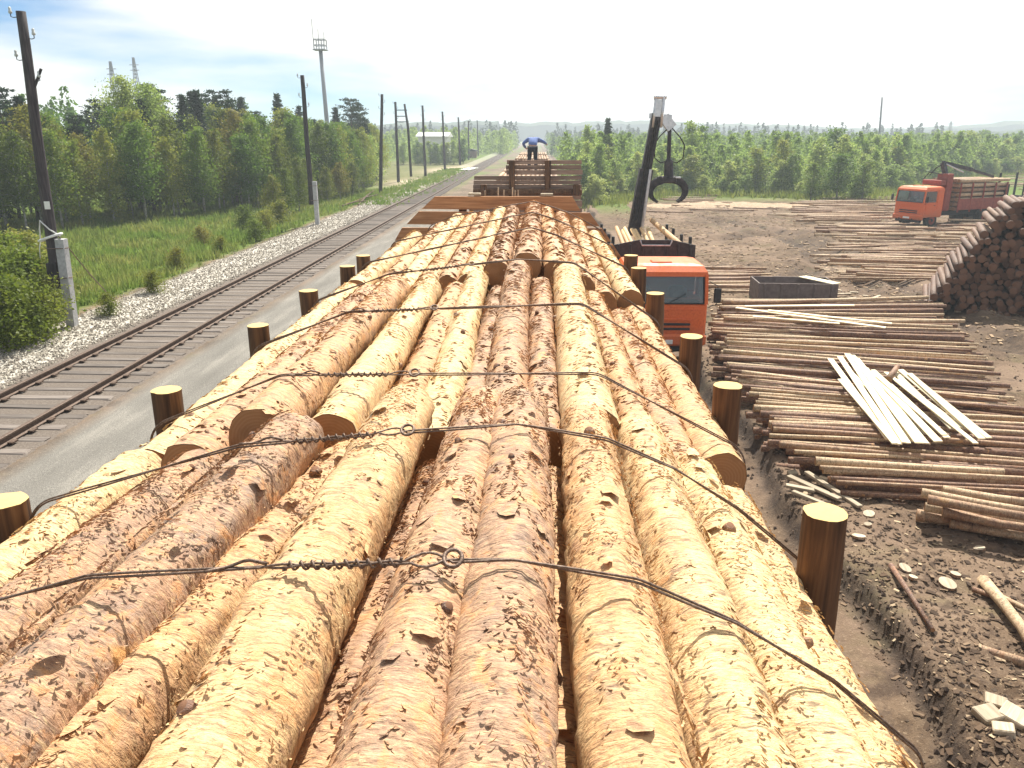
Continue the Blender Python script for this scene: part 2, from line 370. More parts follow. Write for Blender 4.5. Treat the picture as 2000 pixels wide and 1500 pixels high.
for y in GY:
    for x in GX:
        z = ground_z(x, y); gv.append((x, y, z))
        jit = .35 * noise.noise((x * .9, y * .9, 7)) + .2 * noise.noise((x * 3, y * 3, 7))
        far = sst(70, 130, y)
        grass = sst(-13.3, -13.9, x + jit) if x < -5 else 0
        if x > 5: grass = max(grass, sst(74, 84, y + x * .06 * 0 + jit * 5) if x > 8 else sst(60, 75, y + jit * 4))
        if x > 32: grass = max(grass, sst(74 + (x - 32) * 1.1, 82 + (x - 32) * 1.1, y + jit * 5))
        if -13.4 <= x < -11: grass = max(grass, .55 * sst(-.1, .5, noise.noise((x * .5, y * .22, 2))) * sst(58, 85, y))
        # pale sandy apron beyond the poles, grass further off
        if y > 88 and x < -10.8: grass = max(.55, sst(150, 190, y))
        sandy = math.exp(-((x + 15.2) / 2.2) ** 2) * math.exp(-((y - 96) / 9) ** 2) + .9 * math.exp(-((x + 14.5) / 3.2) ** 2) * math.exp(-((y - 132) / 12) ** 2)
        grass *= 1 - min(1, sandy)
        bal = sst(-13.4, -13.0, x + jit * .6) * (1 - sst(-11.1, -10.6, x + jit * .4)) * (1 - .6 * sst(62, 90, y))
        road = sst(-8.5, -8.0, x + jit * .3) * (1 - sst(1.2, 2.4, x)) * (1 - .85 * sst(34, 75, y))
        if -8.6 < x < 2 and y > 60: grass = max(grass, .8 * sst(60, 110, y) * sst(-.2, .3, noise.noise((x * .4, y * .1, 6))))
        gz.append((grass, bal, road, min(1, sandy)))
        wet = 0
        if x > 3: 
            ex = edge_x(y); wet = math.exp(-((x - ex + .02) / .16) ** 2) if y < 70 else 0
            wet = max(wet, .85 * rut_depth(x, y)[1] * (.6 + .8 * noise.noise((x * .5, y * .5, 8))))
        gw.append(wet)
fs = [(j * nx + i, j * nx + i + 1, (j + 1) * nx + i + 1, (j + 1) * nx + i) for j in range(ny - 1) for i in range(nx - 1)]
me = bpy.data.meshes.new('ground'); me.from_pydata(gv, [], fs)
me.polygons.foreach_set('use_smooth', [True] * len(fs))
a = me.attributes.new('zone', 'FLOAT_COLOR', 'POINT'); a.data.foreach_set('color', [c for q in gz for c in q])
a = me.attributes.new('wet', 'FLOAT', 'POINT'); a.data.foreach_set('value', gw)
m = Mat('ground', .95, spec=.15); v = m.coord(randomize=False)
n1 = m.noise(v, .5, 6, .6); n2 = m.noise(v, 3.5, 6, .7); n3 = m.noise(v, 22, 5, .7); n4 = m.noise(v, 90, 3, .6)
dirt = m.ramp(n2, [(.3, (.045, .029, .020)), (.5, (.115, .076, .050)), (.72, (.21, .15, .102))])
dirt = m.mix(m.ramp(n1, [(.42, 0), (.66, .7)]), dirt, (.20, .14, .093))
dirt = m.mix(m.ramp(n3, [(.57, 0), (.64, .75)]), dirt, (.32, .24, .165))
dirt = m.mix(m.ramp(n3, [(.34, .8), (.42, 0)]), dirt, (.06, .043, .033))
dirt = m.mix(m.ramp(m.noise(v, .23, 5), [(.45, 0), (.6, .55)]), dirt, (.27, .19, .14)); dirt = m.mix(m.ramp(m.noise(v, .8, 4), [(.55, 0), (.68, .45)]), dirt, (.10, .095, .04)); dirt = m.mix(m.ramp(m.noise(v, 1.4, 6, .7), [(.36, .7), (.46, 0)]), dirt, (.065, .045, .036))
dirt = m.mix(m.math('MULTIPLY', m.attr('wet'), m.ramp(n2, [(.3, .9), (.8, .45)])), dirt, (.042, .034, .032))
sep = m.n.new('ShaderNodeSeparateColor'); m.l.new(m.attr('zone', 'GEOMETRY', 'Color'), sep.inputs[0])
sand = m.attr('zone', 'GEOMETRY', 'Alpha')
grs = m.ramp(n2, [(.3, (.06, .10, .016)), (.55, (.11, .16, .028)), (.75, (.17, .18, .05))])
bal = m.ramp(m.voro(v, 22, 'F1', 'Color'), [(.1, (.20, .18, .165)), (.5, (.46, .43, .38)), (.9, (.66, .62, .56))])
vr = m.coord(scale=(1.3, .22, 1), randomize=False)
road = m.ramp(m.noise(vr, 1.6, 5, .6), [(.3, (.19, .178, .16)), (.52, (.25, .235, .212)), (.72, (.38, .355, .315))])
road = m.mix(m.ramp(n4, [(.40, .75), (.58, 0)]), road, (.095, .09, .085)); road = m.mix(m.ramp(n3, [(.56, 0), (.68, .5)]), road, (.36, .335, .30))
trk = m.ramp(n3, [(.3, (.11, .088, .074)), (.6, (.19, .16, .138)), (.75, (.27, .235, .205))])
col = m.mix(sep.outputs[0], dirt, grs)
col = m.mix(sep.outputs[2], col, road); col = m.mix(sep.outputs[1], col, bal)
# the bed between the rails: brown cinders
ps = m.n.new('ShaderNodeSeparateXYZ'); m.l.new(v, ps.inputs[0])
bed = m.math('LESS_THAN', m.math('ABSOLUTE', m.math('ADD', ps.outputs[0], m.math('ADD', 9.75, m.math('MULTIPLY', m.math('SUBTRACT', n2, .5), .35)))), 1.42)
col = m.mix(m.math('MULTIPLY', bed, m.math('SUBTRACT', 1, m.math('MULTIPLY', sep.outputs[0], .6))), col, trk)
col = m.mix(m.math('MULTIPLY', sand, .8), col, (.50, .43, .30))
m.color(col)
hb = m.math('ADD', m.math('MULTIPLY', n3, 1), m.math('MULTIPLY', n4, .5)); m.bump(hb, .7, .035)
me.materials.append(m.m)
ground = tag(link('ground', me), kind='structure')

# distant wooded hills
def ridge(name, y, x0, x1, base, amp, seed, dep=160):
    b = MB(); n = 220; vs = []
    for i in range(n + 1):
        x = x0 + (x1 - x0) * i / n
        h = base + amp * fbm(x * .004, seed, 0, 3) + 2.2 * abs(noise.noise((x * .06, seed, 1))) + 1.5 * noise.noise((x * .23, seed, 4))
        vs += [(x, y, -2), (x, y + 3, h * .82), (x, y + 20, h), (x, y + dep, -2)]
    b.add(vs, [(i * 4 + k, i * 4 + 4 + k, i * 4 + 5 + k, i * 4 + 1 + k) for i in range(n) for k in range(3)])
    o = b.build(name, M['hill']); tag(o, kind='structure'); return o
m = Mat('wooded_hill', .95, spec=.1); v = m.coord()
m.color(m.ramp(m.noise(v, .11, 6, .7), [(.3, (.02, .035, .018)), (.5, (.035, .055, .022)), (.7, (.06, .08, .03))])); M['hill'] = m.m
ridge('hill', 620, -900, -30, 12, 8, 1.3)
ridge('hill', 760, -60, 1300, 13, 8, 5.3)
ridge('hill', 480, 60, 900, 7, 5, 8.9)

# ------------------------------------------------------------------ railway tracks
def rail_mesh(length, segs=1):
    b = MB(); p = [(-.065, 0), (.065, 0), (.065, .014), (.012, .03), (.012, .095), (.036, .105), (.036, .135), (.028, .142), (-.028, .142), (-.036, .135), (-.036, .105), (-.012, .095), (-.012, .03), (-.065, .014)]
    return b.prism(p, 1, 0, length).mesh(M['rail'], name='rail')
def sleeper_mesh(seed):
    r = random.Random(seed); b = MB(); L = 2.72
    b.bbox((0, 0, 0), (L, .235, .12), .02)
    vs = []
    for p in b.v: vs.append((p[0] + r.uniform(-.03, .03), p[1] + r.uniform(-.012, .012), p[2] + r.uniform(-.006, .006)))
    b.v = vs; return b.mesh(M['sleeper'], name='sleeper')
SLP = [sleeper_mesh(i) for i in range(5)]
TX = -9.75
track = tag(empty('railway_track', (TX, 0, 0)), kind='structure')
rm = rail_mesh(400)
for sx in (-1, 1):
    o = link('rail', rm, track); o.location = (sx * .795, -20, .03)
y = 7.0; k = 0
while y < 62:
    o = link('sleeper', SLP[k % 5], track); o.location = (rnd.uniform(-.05, .05), y, -.042 + rnd.uniform(-.014, .012)); o.rotation_euler = (0, 0, rnd.uniform(-.02, .02))
    y += .56 + rnd.uniform(-.03, .03); k += 1
b = MB()
while y < 230: b.box((rnd.uniform(-.06, .06), y, -.022), (2.7, .24, .12)); y += .56
tag(b.build('far_sleepers', M['sleeper'], track), kind='stuff')
b = MB()
for yy in [q for q in np.arange(12.3, 60, .56)]:
    for sx in (-1, 1): b.box((sx * .795 + .1, yy, .045), (.09, .16, .03)); b.box((sx * .795 - .1, yy, .045), (.09, .16, .03))
tag(b.build('tie_plates', M['rail'], track), kind='stuff')
LX = -.45                      # centre line of the loaded train
own = tag(empty('railway_track', (LX, 0, 0)), kind='structure')
for sx in (-1, 1):
    o = link('rail', rm, own); o.location = (sx * .795, -20, .03)
b = MB(); y = -18
while y < 120: b.box((0, y, -.022), (2.7, .24, .12)); y += .56
tag(b.build('sleepers', M['sleeper'], own), kind='stuff')

# ballast stones on the shoulder
def stones(name, n, fx, size, mat, label, seed):
    r = random.Random(seed); b = MB()
    for _ in range(n):
        x, y = fx(r); s = r.uniform(*size); z = ground_z(x, y) + s * .15
        a = r.uniform(0, 6.28); ca, sa = math.cos(a), math.sin(a)
        pts = [(s, 0, 0), (0, s * .8, 0), (-s * .9, 0, 0), (0, -s * .7, 0), (s * .1, 0, s * .7), (0, 0, -s * .6)]
        pts = [(x + px * ca - py * sa, y + px * sa + py * ca, z + pz + r.uniform(-.2, .2) * s) for px, py, pz in pts]
        b.add(pts, [(0, 1, 4), (1, 2, 4), (2, 3, 4), (3, 0, 4), (1, 0, 5), (2, 1, 5), (3, 2, 5), (0, 3, 5)])
    return tag(b.build(name, mat), label, 'gravel', kind='stuff')
m = Mat('ballast_stone', .9, spec=.2); gN = m.n.new('ShaderNodeNewGeometry')
m.color(m.ramp(gN.outputs['Random Per Island'], [(0, (.10, .083, .07)), (.35, (.24, .21, .175)), (.7, (.38, .34, .28)), (1, (.56, .51, .43))])); M['stone'] = m.m
def fxb(r):
    y = 11 + 62 * r.random() ** 1.5
    return r.uniform(-13.3, -10.85) + (r.gauss(0, .2)), y
stones('ballast', 26000, fxb, (.02, .047), M['stone'], 'pale crushed stone ballast along the left of the rails', 3)

# ------------------------------------------------------------------ log maker
def log_mesh(L, r0, r1, n=14, step=.5, amp=.0, seed=0, bend=0., mats=None, caps=True, knots=0):
    """log along +Y, centred on its middle; slot 0 bark, slot 1 sawn end"""
    rr = random.Random(seed); N = max(2, int(L / step) + 1); b = MB(); vs = []
    bx, bz = rr.uniform(-1, 1) * bend, rr.uniform(-1, 1) * bend
    kn = [(rr.uniform(-.45, .45) * L, rr.uniform(0, 6.28), rr.uniform(.004, .011)) for _ in range(knots)]
    for i in range(N):
        t = i / (N - 1); y = (t - .5) * L; r = r0 + (r1 - r0) * t
        s = math.sin(t * math.pi) + .35 * math.sin(t * 5.1 + seed)
        cx, cz = bx * s, bz * s
        for k in range(n):
            a = 2 * math.pi * k / n; ca, sa = math.cos(a), math.sin(a); q = r
            if amp:
                q += amp * (1.0 * noise.noise((ca * .8 + seed * 3.1, y * 2.6, sa * .8)) + .9 * noise.noise((ca * 1.6 + seed * 3.1, y * .9, sa * 1.6)) + .55 * noise.noise((ca * r * 34, y * 15 + seed, sa * r * 34)))
                f = noise.noise((ca * r * 26 + seed, y * 46, sa * r * 26)); q += amp * .55 * max(0, f) ** .7
                for ky, ka, kh in kn:
                    d2 = ((y - ky) / .07) ** 2 + ((math.atan2(math.sin(a - ka), math.cos(a - ka))) * r / .05) ** 2
                    if d2 < 6: q += kh * math.exp(-d2)
            vs.append((cx + ca * q, y, cz + sa * q))
    fs = [(i * n + k, (i + 1) * n + k, (i + 1) * n + (k + 1) % n, i * n + (k + 1) % n) for i in range(N - 1) for k in range(n)]
    b.add(vs, fs)
    if caps:
        b.f.append(tuple(range(n))); b.m.append(1)
        b.f.append(tuple((N - 1) * n + k for k in range(n - 1, -1, -1))); b.m.append(1)
    me = b.mesh(mats or [M['bark'], M['cut']], True, 'log')
    if caps:
        nf = len(b.f); me.polygons[nf - 1].use_smooth = False; me.polygons[nf - 2].use_smooth = False
    return me
def orient(o, a, b, roll=0):
    a, b = Vector(a), Vector(b); d = (b - a).normalized()
    q = d.to_track_quat('Y', 'Z'); o.rotation_mode = 'QUATERNION'
    from mathutils import Quaternion
    o.rotation_quaternion = q @ Quaternion((0, 1, 0), roll); o.location = (a + b) / 2

# ------------------------------------------------------------------ the wagon load
ORD = ['first', 'second', 'third', 'fourth', 'fifth', 'sixth', 'seventh', 'eighth', 'ninth', 'tenth', 'eleventh', 'twelfth', 'thirteenth', 'fourteenth']
# (X, drop of the top below the camera, radius, near Y, far Y, peel 0 = dark scaly bark .. 1 = pale peeled)
T1 = [(-1.72, 1.28, .125, -1.9, 3.10, .80), (-1.42, 1.19, .125, -1.7, 2.93, .14), (-1.06, 1.10, .135, -1.6, 3.04, .0), (-.88, 1.20, .12, -1.8, 3.14, .42),
      (-.575, 1.07, .13, -1.6, 3.24, .62), (-.43, 1.24, .085, -1.9, 2.95, .15), (-.25, 1.055, .112, -1.7, 3.17, .12), (-.065, 1.04, .115, -1.6, 3.12, .08),
      (.075, 1.23, .075, -1.7, 2.9, .48), (.215, 1.085, .112, -1.8, 3.1, .52), (.43, 1.16, .118, -1.6, 3.2, .72), (.65, 1.29, .12, -1.7, 3.1, .85), (.865, 1.46, .115, -1.6, 3.25, .75)]
YAWS = {(1, 0): -.02, (1, 1): -.085, (1, 2): -.08, (1, 3): -.12, (1, 4): -.03, (1, 5): -.03, (1, 6): -.02, (1, 11): .01}
T2 = [(-1.70, 1.28, .12, 3.16, 7.2, .9), (-1.41, 1.20, .125, 2.98, 6.55, .2), (-1.15, 1.085, .13, 3.08, 6.45, .34), (-.88, 1.11, .12, 3.16, 6.5, .8),
      (-.655, 1.13, .11, 3.26, 6.4, .42), (-.475, 1.07, .11, 3.27, 6.55, .88), (-.325, 1.17, .085, 3.2, 6.45, .05), (-.145, 1.00, .115, 3.22, 6.5, .10),
      (.04, 1.085, .10, 3.18, 6.4, .08), (.25, 1.005, .13, 3.16, 6.55, .80), (.475, 1.20, .11, 3.26, 6.45, .45), (.675, 1.325, .11, 3.2, 6.35, .30), (.86, 1.40, .125, 3.42, 6.85, .5)]
T3 = [(-1.69, 1.27, .115, 7.26, 11.3, .85), (-1.43, 1.22, .12, 6.62, 12.0, .5), (-1.19, 1.12, .115, 6.55, 12.15, .95), (-.97, 1.09, .11, 6.58, 12.2, .6), (-.76, 1.06, .105, 6.62, 12.1, .25),
      (-.555, 1.0, .11, 6.6, 12.2, .85), (-.345, .99, .11, 6.62, 12.15, .10), (-.215, 1.12, .075, 6.55, 12.1, .3), (-.06, .92, .12, 6.58, 12.25, .20), (.155, .985, .11, 6.62, 12.15, .45),
      (.37, 1.05, .11, 6.6, 12.0, .35), (.585, 1.15, .11, 6.55, 12.05, .55), (.83, 1.29, .115, 6.92, 11.6, .8)]
TILT = {(1, 2): (0, .03), (1, 4): (0, .05), (1, 6): (0, .06), (1, 7): (0, .06), (1, 9): (0, .05), (1, 10): (0, .03), (1, 11): (0, .02),
        (2, 0): (.03, 0), (2, 1): (.0, .02), (2, 2): (.0, 0), (2, 3): (.02, 0), (2, 4): (.15, 0), (2, 5): (.16, .03), (2, 6): (.10, 0), (2, 7): (.16, .05), (2, 8): (.10, 0), (2, 9): (.08, .03), (2, 10): (.08, 0), (2, 11): (.06, 0),
        (3, 1): (.10, 0), (3, 2): (.12, 0), (3, 3): (.10, 0), (3, 4): (.06, 0), (3, 5): (.10, 0), (3, 10): (.06, 0), (3, 11): (.08, 0)}
def looks(p):
    return 'pale peeled' if p > .75 else 'tan half-peeled' if p > .38 else 'pinkish scaly-barked' if p > .15 else 'dark scaly-barked'
def flakes(L, r, n, seed, k=1.0):
    rr = random.Random(seed); b = MB()
    for _ in range(n):
        y = rr.uniform(-.5, .5) * L; a = rr.gauss(math.pi / 2, .95)
        if noise.noise((math.cos(a) * 1.5 + seed, y * 5, math.sin(a) * 1.5)) + .5 * noise.noise((math.cos(a) * 4 + seed, y * 15, math.sin(a) * 4)) < rr.uniform(-.35, .45): continue
        w = rr.uniform(.010, .032) * k * (1.8 if rr.random() < .05 else 1); l = rr.uniform(.003, .008) * k; lift = rr.uniform(.0015, .0055) * k
        rad = r + .003; da = w / r / 4; sk = rr.uniform(-.004, .004); cv = rr.uniform(.0, .008) * k
        vs = []
        for i in range(5):
            u = (i - 2) / 2; aa = a + da * (i - 2); e = (1 - u * u * .85) * rr.uniform(.6, 1.25); ca, sa = math.cos(aa), math.sin(aa)
            yy = y + sk * (i - 2) + cv * u * u
            vs.append((ca * (rad - .003), yy + l, sa * (rad - .003)))
            vs.append((ca * (rad + lift * e), yy - l * e, sa * (rad + lift * e)))
        b.add(vs, [(2 * i, 2 * i + 2, 2 * i + 3, 2 * i + 1) for i in range(4)])
    for _ in range(int(4 * L) if k < .8 else int(2 * L)):          # torn sheets of bark
        y = rr.uniform(-.5, .5) * L; a = rr.gauss(math.pi / 2, .8); nn = 9; wa = rr.uniform(.018, .06) / r; wl = rr.uniform(.02, .06); hl = rr.uniform(.004, .010); vs = []
        for i in range(nn):
            t = 6.2832 * i / nn; g = rr.uniform(.6, 1.2); aa = a + wa * g * math.cos(t) * .6; yy = y + wl * g * math.sin(t)
            e = r + .004 + hl * max(0, -math.sin(t)) * rr.uniform(.4, 1.3); vs.append((math.cos(aa) * e, yy, math.sin(aa) * e))
        e = r + .008; vs.append((math.cos(a) * e, y, math.sin(a) * e)); b.add(vs, [(i, (i + 1) % nn, nn) for i in range(nn)])
    return b.mesh(M['bark'], name='bark_flakes')
def load_log(i, row, tier, tname, fine):
    X, h, r, y0, y1, peel = row; L = y1 - y0; seed = tier * 40 + i
    ts = rnd.uniform(.82, .98)
    r0, r1 = (r, r * ts)
    if fine == 2: me = log_mesh(L, r0, r1, 40, .028, .013, seed, .011, [M['bark'], M['cut']], caps=False, knots=9)
    elif fine == 1: me = log_mesh(L, r0, r1, 28, .045, .011, seed, .010, [M['bark'], M['cut']], caps=False, knots=4)
    else: me = log_mesh(L, r0, r1, 20, .12, .009, seed, .009, [M['bark'], M['cut']], caps=False, knots=3)
    o = link('log', me); o['peel'] = peel
    z = CAM_H - h - r
    o.location = (X, (y0 + y1) / 2, z)
    dip, rise = TILT.get((tier, i), (0, 0))
    o.rotation_euler = (rnd.uniform(-.003, .003) + (dip + rise) / L, 0, rnd.uniform(-.008, .008) + YAWS.get((tier, i), 0)); o.location.z += (rise - dip) / 2
    o.location.x += YAWS.get((tier, i), 0) * (2.1 - (y0 + y1) / 2)
    side = 'left' if i < 7 else 'right'; k = i if i < 7 else 12 - i
    tag(o, '%s log, %s from the %s edge of the %s tier on the wagon load' % (looks(peel), ORD[k], side, tname), 'log', 'logs on the wagon')
    for s, nm in ((-1, 0), (1, 1)):
        n = 28; rr_ = (r0 if s < 0 else r1) ; b = MB(); vs = [(0, s * .002, 0)]
        ring = me.vertices; N = len(ring); cnt = {2: 36, 1: 28, 0: 20}[fine]
        idx = range(cnt) if s < 0 else range(N - cnt, N)
        pts = [ring[q].co.copy() for q in idx]
        cc = sum(pts, Vector()) / cnt
        pts = [cc + (p - cc) * .985 + Vector((0, s * .002, 0)) for p in pts]
        vs = [cc + Vector((0, s * .004, 0))] + pts
        fs = [(0, 1 + q, 1 + (q + 1) % cnt) if s < 0 else (0, 1 + (q + 1) % cnt, 1 + q) for q in range(cnt)]
        b.add(vs, fs); b.build('cut_face', M['cut'], o)
    if fine:
        for k in range(2):
            yy = rnd.uniform(-.1, .48) * L if fine == 2 else rnd.uniform(-.48, .48) * L; a = rnd.gauss(math.pi / 2, .6); c = Vector((math.cos(a), 0, math.sin(a))); kr = rnd.uniform(.007, .014)
            b = MB(); b.tube([c * (r - .01) + Vector((0, yy, 0)), c * (r + .006) + Vector((0, yy - .002, 0)), c * (r + .009) + Vector((0, yy - .003, 0))], [kr * 2.0, kr * 1.35, kr], 11, True, 0, 1)
            kb = b.build('knot', [M['bark_dark'], M['cut_dark']], o, True); kb['peel'] = peel * .6
    fl = link('bark_flakes', flakes(L, r, int({2: 1300, 1: 440, 0: 190}[fine] * L * (1.3 - .85 * peel)), seed, {2: .46, 1: .9, 0: 1.6}[fine]), o); tag(fl, kind='stuff'); fl['peel'] = peel
    return o
for i, row in enumerate(T1): load_log(i, row, 1, 'nearest', 2)
for i, row in enumerate(T2): load_log(i, row, 2, 'middle', 1)
for i, row in enumerate(T3): load_log(i, row, 3, 'farthest', 0)
TIERS = T1 + T2 + T3
# the logs under the top layer, not told apart
def under_logs(name, y0, y1, top, label, seed, cap=.2, mat=None):
    rr = random.Random(seed); b = MB(); z = 1.42; row = 0
    while True:
        r = .12; half = 1.30
        cnt = 11
        done = True
        for i in range(cnt):
            x = LX + (i - (cnt - 1) / 2) * .25 + (.06 if row % 2 else -.06)
            if abs(x - LX) > half: continue
            if z + .12 < top(x):
                done = False
                L0, L1 = y0 + rr.uniform(0, .3), y1 - rr.uniform(0, .3)
                b.tube([(x + rr.uniform(-.02, .02), L0, z), (x + rr.uniform(-.02, .02), (L0 + L1) / 2, z), (x, L1, z)], rr.uniform(.105, .122), 9, True, 0, 1)
        if done: break
        z += .215; row += 1
    o = b.build(name, [M['bark'], M['cut']], None, True); o['peel'] = .3
    return tag(o, label, 'logs', kind='stuff')
def top_of(tiers):
    def f(x):
        i = min(tiers, key=lambda q: abs(q[0] - x)); lo = max(q[1] + q[2] * 2 for q in tiers if abs(q[0] - x) < .3) if any(abs(q[0] - x) < .3 for q in tiers) else i[1] + .24
        return CAM_H - lo - .005
    return f
under_logs('lower_logs', -1.8, 3.0, top_of(T1), 'lower layers of logs beneath the nearest tier of the wagon load', 1)
under_logs('lower_logs', 3.05, 6.55, top_of(T2), 'lower layers of logs beneath the middle tier of the wagon load', 2)
under_logs('lower_logs', 6.6, 12.1, top_of(T3), 'lower layers of logs beneath the farthest tier of the wagon load', 3)

# stakes of the wagon
def stake_mesh(h, r, seed):
    rr = random.Random(seed); b = MB(); n = 18; vs = []; N = 14
    for i in range(N):
        t = i / (N - 1)
        for k in range(n):
            a = 6.2832 * k / n; q = r * (1.03 - .06 * t) + (.009 * noise.noise((math.cos(a) * 1.5 + seed, t * 5, math.sin(a) * 1.5))) + .005 * noise.noise((math.cos(a) * 9 + seed, t * 3, math.sin(a) * 9))
            vs.append((q * math.cos(a), q * math.sin(a), t * h))
    b.add(vs, [(i * n + k, i * n + (k + 1) % n, (i + 1) * n + (k + 1) % n, (i + 1) * n + k) for i in range(N - 1) for k in range(n)])
    return b.mesh(M['stake'], True, 'post'), vs[-n:]
STK_Z = CAM_H - 1.27
RP = [(1590, 1003), (1413, 752), (1340, 656), (1282, 573), (1245, 523), (1218, 499)]
LP = [(25, 974), (340, 764), (532, 637), (632, 568), (704, 520), (730, 500)]
for side, lst, X, nm in ((1, RP, 1.035, 'right'), (-1, LP, -1.925, 'left')):
    for i, (px, py) in enumerate(lst):
        p = W(px, py, STK_Z); zt = STK_Z; x = .5 * p.x + .5 * X
        if side > 0: x = max(x, 1.035)
        else: x = min(x, -1.93)
        me, ring = stake_mesh(zt - 1.22, .078, 10 * i + side)
        o = link('stake', me); o.location = (x, p.y, 1.22); o.rotation_euler = (rnd.uniform(-.012, .012), rnd.uniform(-.012, .012), 0)
        tag(o, '%s round timber stake on the %s side of the wagon load, counting from the front' % (ORD[i], nm), 'stake', 'stakes of the log wagon')
        b = MB(); c = sum((Vector(q) for q in ring), Vector()) / len(ring)
        b.add([c + Vector((0, 0, .006))] + [Vector(q) + Vector((0, 0, .001)) for q in ring], [(0, 1 + k, 1 + (k + 1) % 18) for k in range(18)])
        b.build('cut_top', M['cut_top'], o)

# ------------------------------------------------------------------ binding wires
def hull_top(Y):
    pts = []
    for tier, i, (X, h, r, y0, y1, p) in [(t + 1, i, q) for t, T in enumerate((T1, T2, T3)) for i, q in enumerate(T)]:
        if y0 <= Y <= y1:
            X = X - YAWS.get((tier, i), 0) * (Y - 2.1) if (tier, i) in YAWS else X; dip, rise = TILT.get((tier, i), (0, 0)); h = h + dip - (dip + rise) * (Y - y0) / (y1 - y0)
            for k in range(24):
                a = math.pi * k / 23; pts.append((X + (r + .024) * math.cos(a), CAM_H - h - r + (r + .024) * math.sin(a)))
    pts.sort()
    H = []
    for p in pts:
        while len(H) >= 2 and (H[-1][0] - H[-2][0]) * (p[1] - H[-2][1]) - (H[-1][1] - H[-2][1]) * (p[0] - H[-2][0]) >= 0: H.pop()
        H.append(p)
    return H
def resample(P, st):
    out = [P[0]]; 
    for a, b in zip(P, P[1:]):
        n = max(1, int((b - a).length / st)); out += [a + (b - a) * (k + 1) / n for k in range(n)]
    return out
WIRES = [(1.71, 1100, -.26), (2.60, 850, -.50), (3.52, 718, -.62), (4.9, 597, -.68), (6.32, 525, -.58), (8.2, 470, -.4), (9.9, 432, -.3), (11.6, 405, -.35)]
WN = ['nearest', 'second nearest', 'third nearest', 'fourth nearest', 'fifth nearest', 'third farthest', 'second farthest', 'farthest']
for wi, (Y, _, xr) in enumerate(WIRES):
    H = hull_top(Y); base = Vector((LX, Y, 3.7))
    root = empty('binding_wire', base)
    tag(root, '%s twisted steel wire bound across the top of the log load' % WN[wi], 'wire', 'wires binding the log load')
    skew = rnd.uniform(-.03, .03)
    P = [Vector((x, Y + skew * (x - LX) + .02 * noise.noise((x * 2, wi, 0)), z)) - base for x, z in H]
    P = [Vector((H[0][0] - .004, Y, H[0][1] - .55)) - base, Vector((H[0][0] - .002, Y, H[0][1] - .12)) - base] + P + [Vector((H[-1][0] + .002, Y, H[-1][1] - .25)) - base, Vector((H[-1][0] + .004, Y, H[-1][1] - .7)) - base]
    P = resample(P, .02 if wi < 2 else .04)
    rs = .0035 if wi < 3 else .0048 if wi < 5 else .006
    xr_ = xr - LX
    for s in range(2):
        Q = []; 
        for k, p in enumerate(P):
            d = abs(p.x - xr_); tw = 34 if -.05 < (p.x - xr_) * (-1) < .42 else 5.0
            ph = p.x * tw + s * math.pi
            amp = .0046
            q = p + Vector((0, math.sin(ph) * amp, math.cos(ph) * amp))
            if d < .05: q = p + Vector((0, (1 if s else -1) * .034 * math.cos(d / .05 * 1.57), .006))
            Q.append(q)
        b = MB(); b.tube(Q, rs, 6); b.build('strand', M['wire'], root, True)
    # wound ends beside the eye
    if wi < 5:
        b = MB(); Q = []
        z = lambda x: min(P, key=lambda p: abs(p.x - x))
        for k in range(90):
            x = xr_ - .06 - .30 * k / 90; c = z(x); ph = k * .75
            Q.append(c + Vector((x - c.x, math.sin(ph) * .0105, math.cos(ph) * .0105)))
        b.tube(Q, .0034, 6); b.build('winding', M['wire'], root, True)
        b = MB(); c = z(xr_ + .055); b.tube([c + Vector((.022 * math.cos(a), .024 * math.sin(a), .008 + .010 * math.sin(a))) for a in [6.2832 * k / 20 for k in range(20)]], .0055, 6, closed=True)
        b.build('eye', M['wire'], root, True)
        b = MB(); c = z(xr_ - .40)
        b.tube([c + Vector((-.02 * k, .012 * k * math.sin(k * .4) - .01 * k, .008 + .012 * math.sin(k * .9))) for k in range(8)], .0045, 6); b.build('wire_tail', M['wire'], root, True)

# ------------------------------------------------------------------ flat wagons and end shields
def flatcar(y0, y1, label):
    L = y1 - y0; root = empty('flat_wagon', (LX, (y0 + y1) / 2, 0)); tag(root, label, 'wagon', 'flat wagons of the log train')
    MB().bbox((0, 0, 1.235), (2.85, L, .07), .01).build('deck', M['oldboard'], root)
    for sx in (-1, 1): MB().bbox((sx * 1.30, 0, 1.03), (.14, L - .1, .32), .02).build('side_sill', M['rust'], root)
    MB().bbox((0, 0, .98), (.5, L - .05, .40), .02).build('centre_sill', M['rust'], root)
    for sy in (-1, 1):
        MB().bbox((0, sy * (L / 2 - .05), 1.02), (2.7, .12, .34), .02).build('end_beam', M['rust'], root)
        bg_ = MB()
        for sx in (-1, 1): bg_.bbox((sx * .98, sy * (L / 2 - 2.2), .62), (.14, 2.3, .28), .05)
        bg_.build('bogie_frame', M['black'], root)
        for q in (-.92, .92):
            for sx in (-1, 1):
                wmb = MB(); yy = sy * (L / 2 - 2.2) + q
                wmb.tube([(sx * .72, yy, .645), (sx * .745, yy, .645), (sx * .75, yy, .645), (sx * .86, yy, .645)], [.50, .50, .475, .465], 24); wmb.build('wheel', M['rail'], root)
            MB().tube([(-.85, yy, .645), (.85, yy, .645)], .08, 10).build('axle', M['rail'], root)
        MB().bbox((0, sy * (L / 2 + .28), 1.0), (.26, .55, .28), .04).build('coupler', M['rust'], root)
    return root
flatcar(-2.6, 12.75, 'flat wagon carrying the foreground load of pine logs')
flatcar(13.95, 21.0, 'short empty flat wagon between the two plank end walls')
flatcar(22.2, 36.0, 'flat wagon behind the tall plank end wall, man standing on its load')

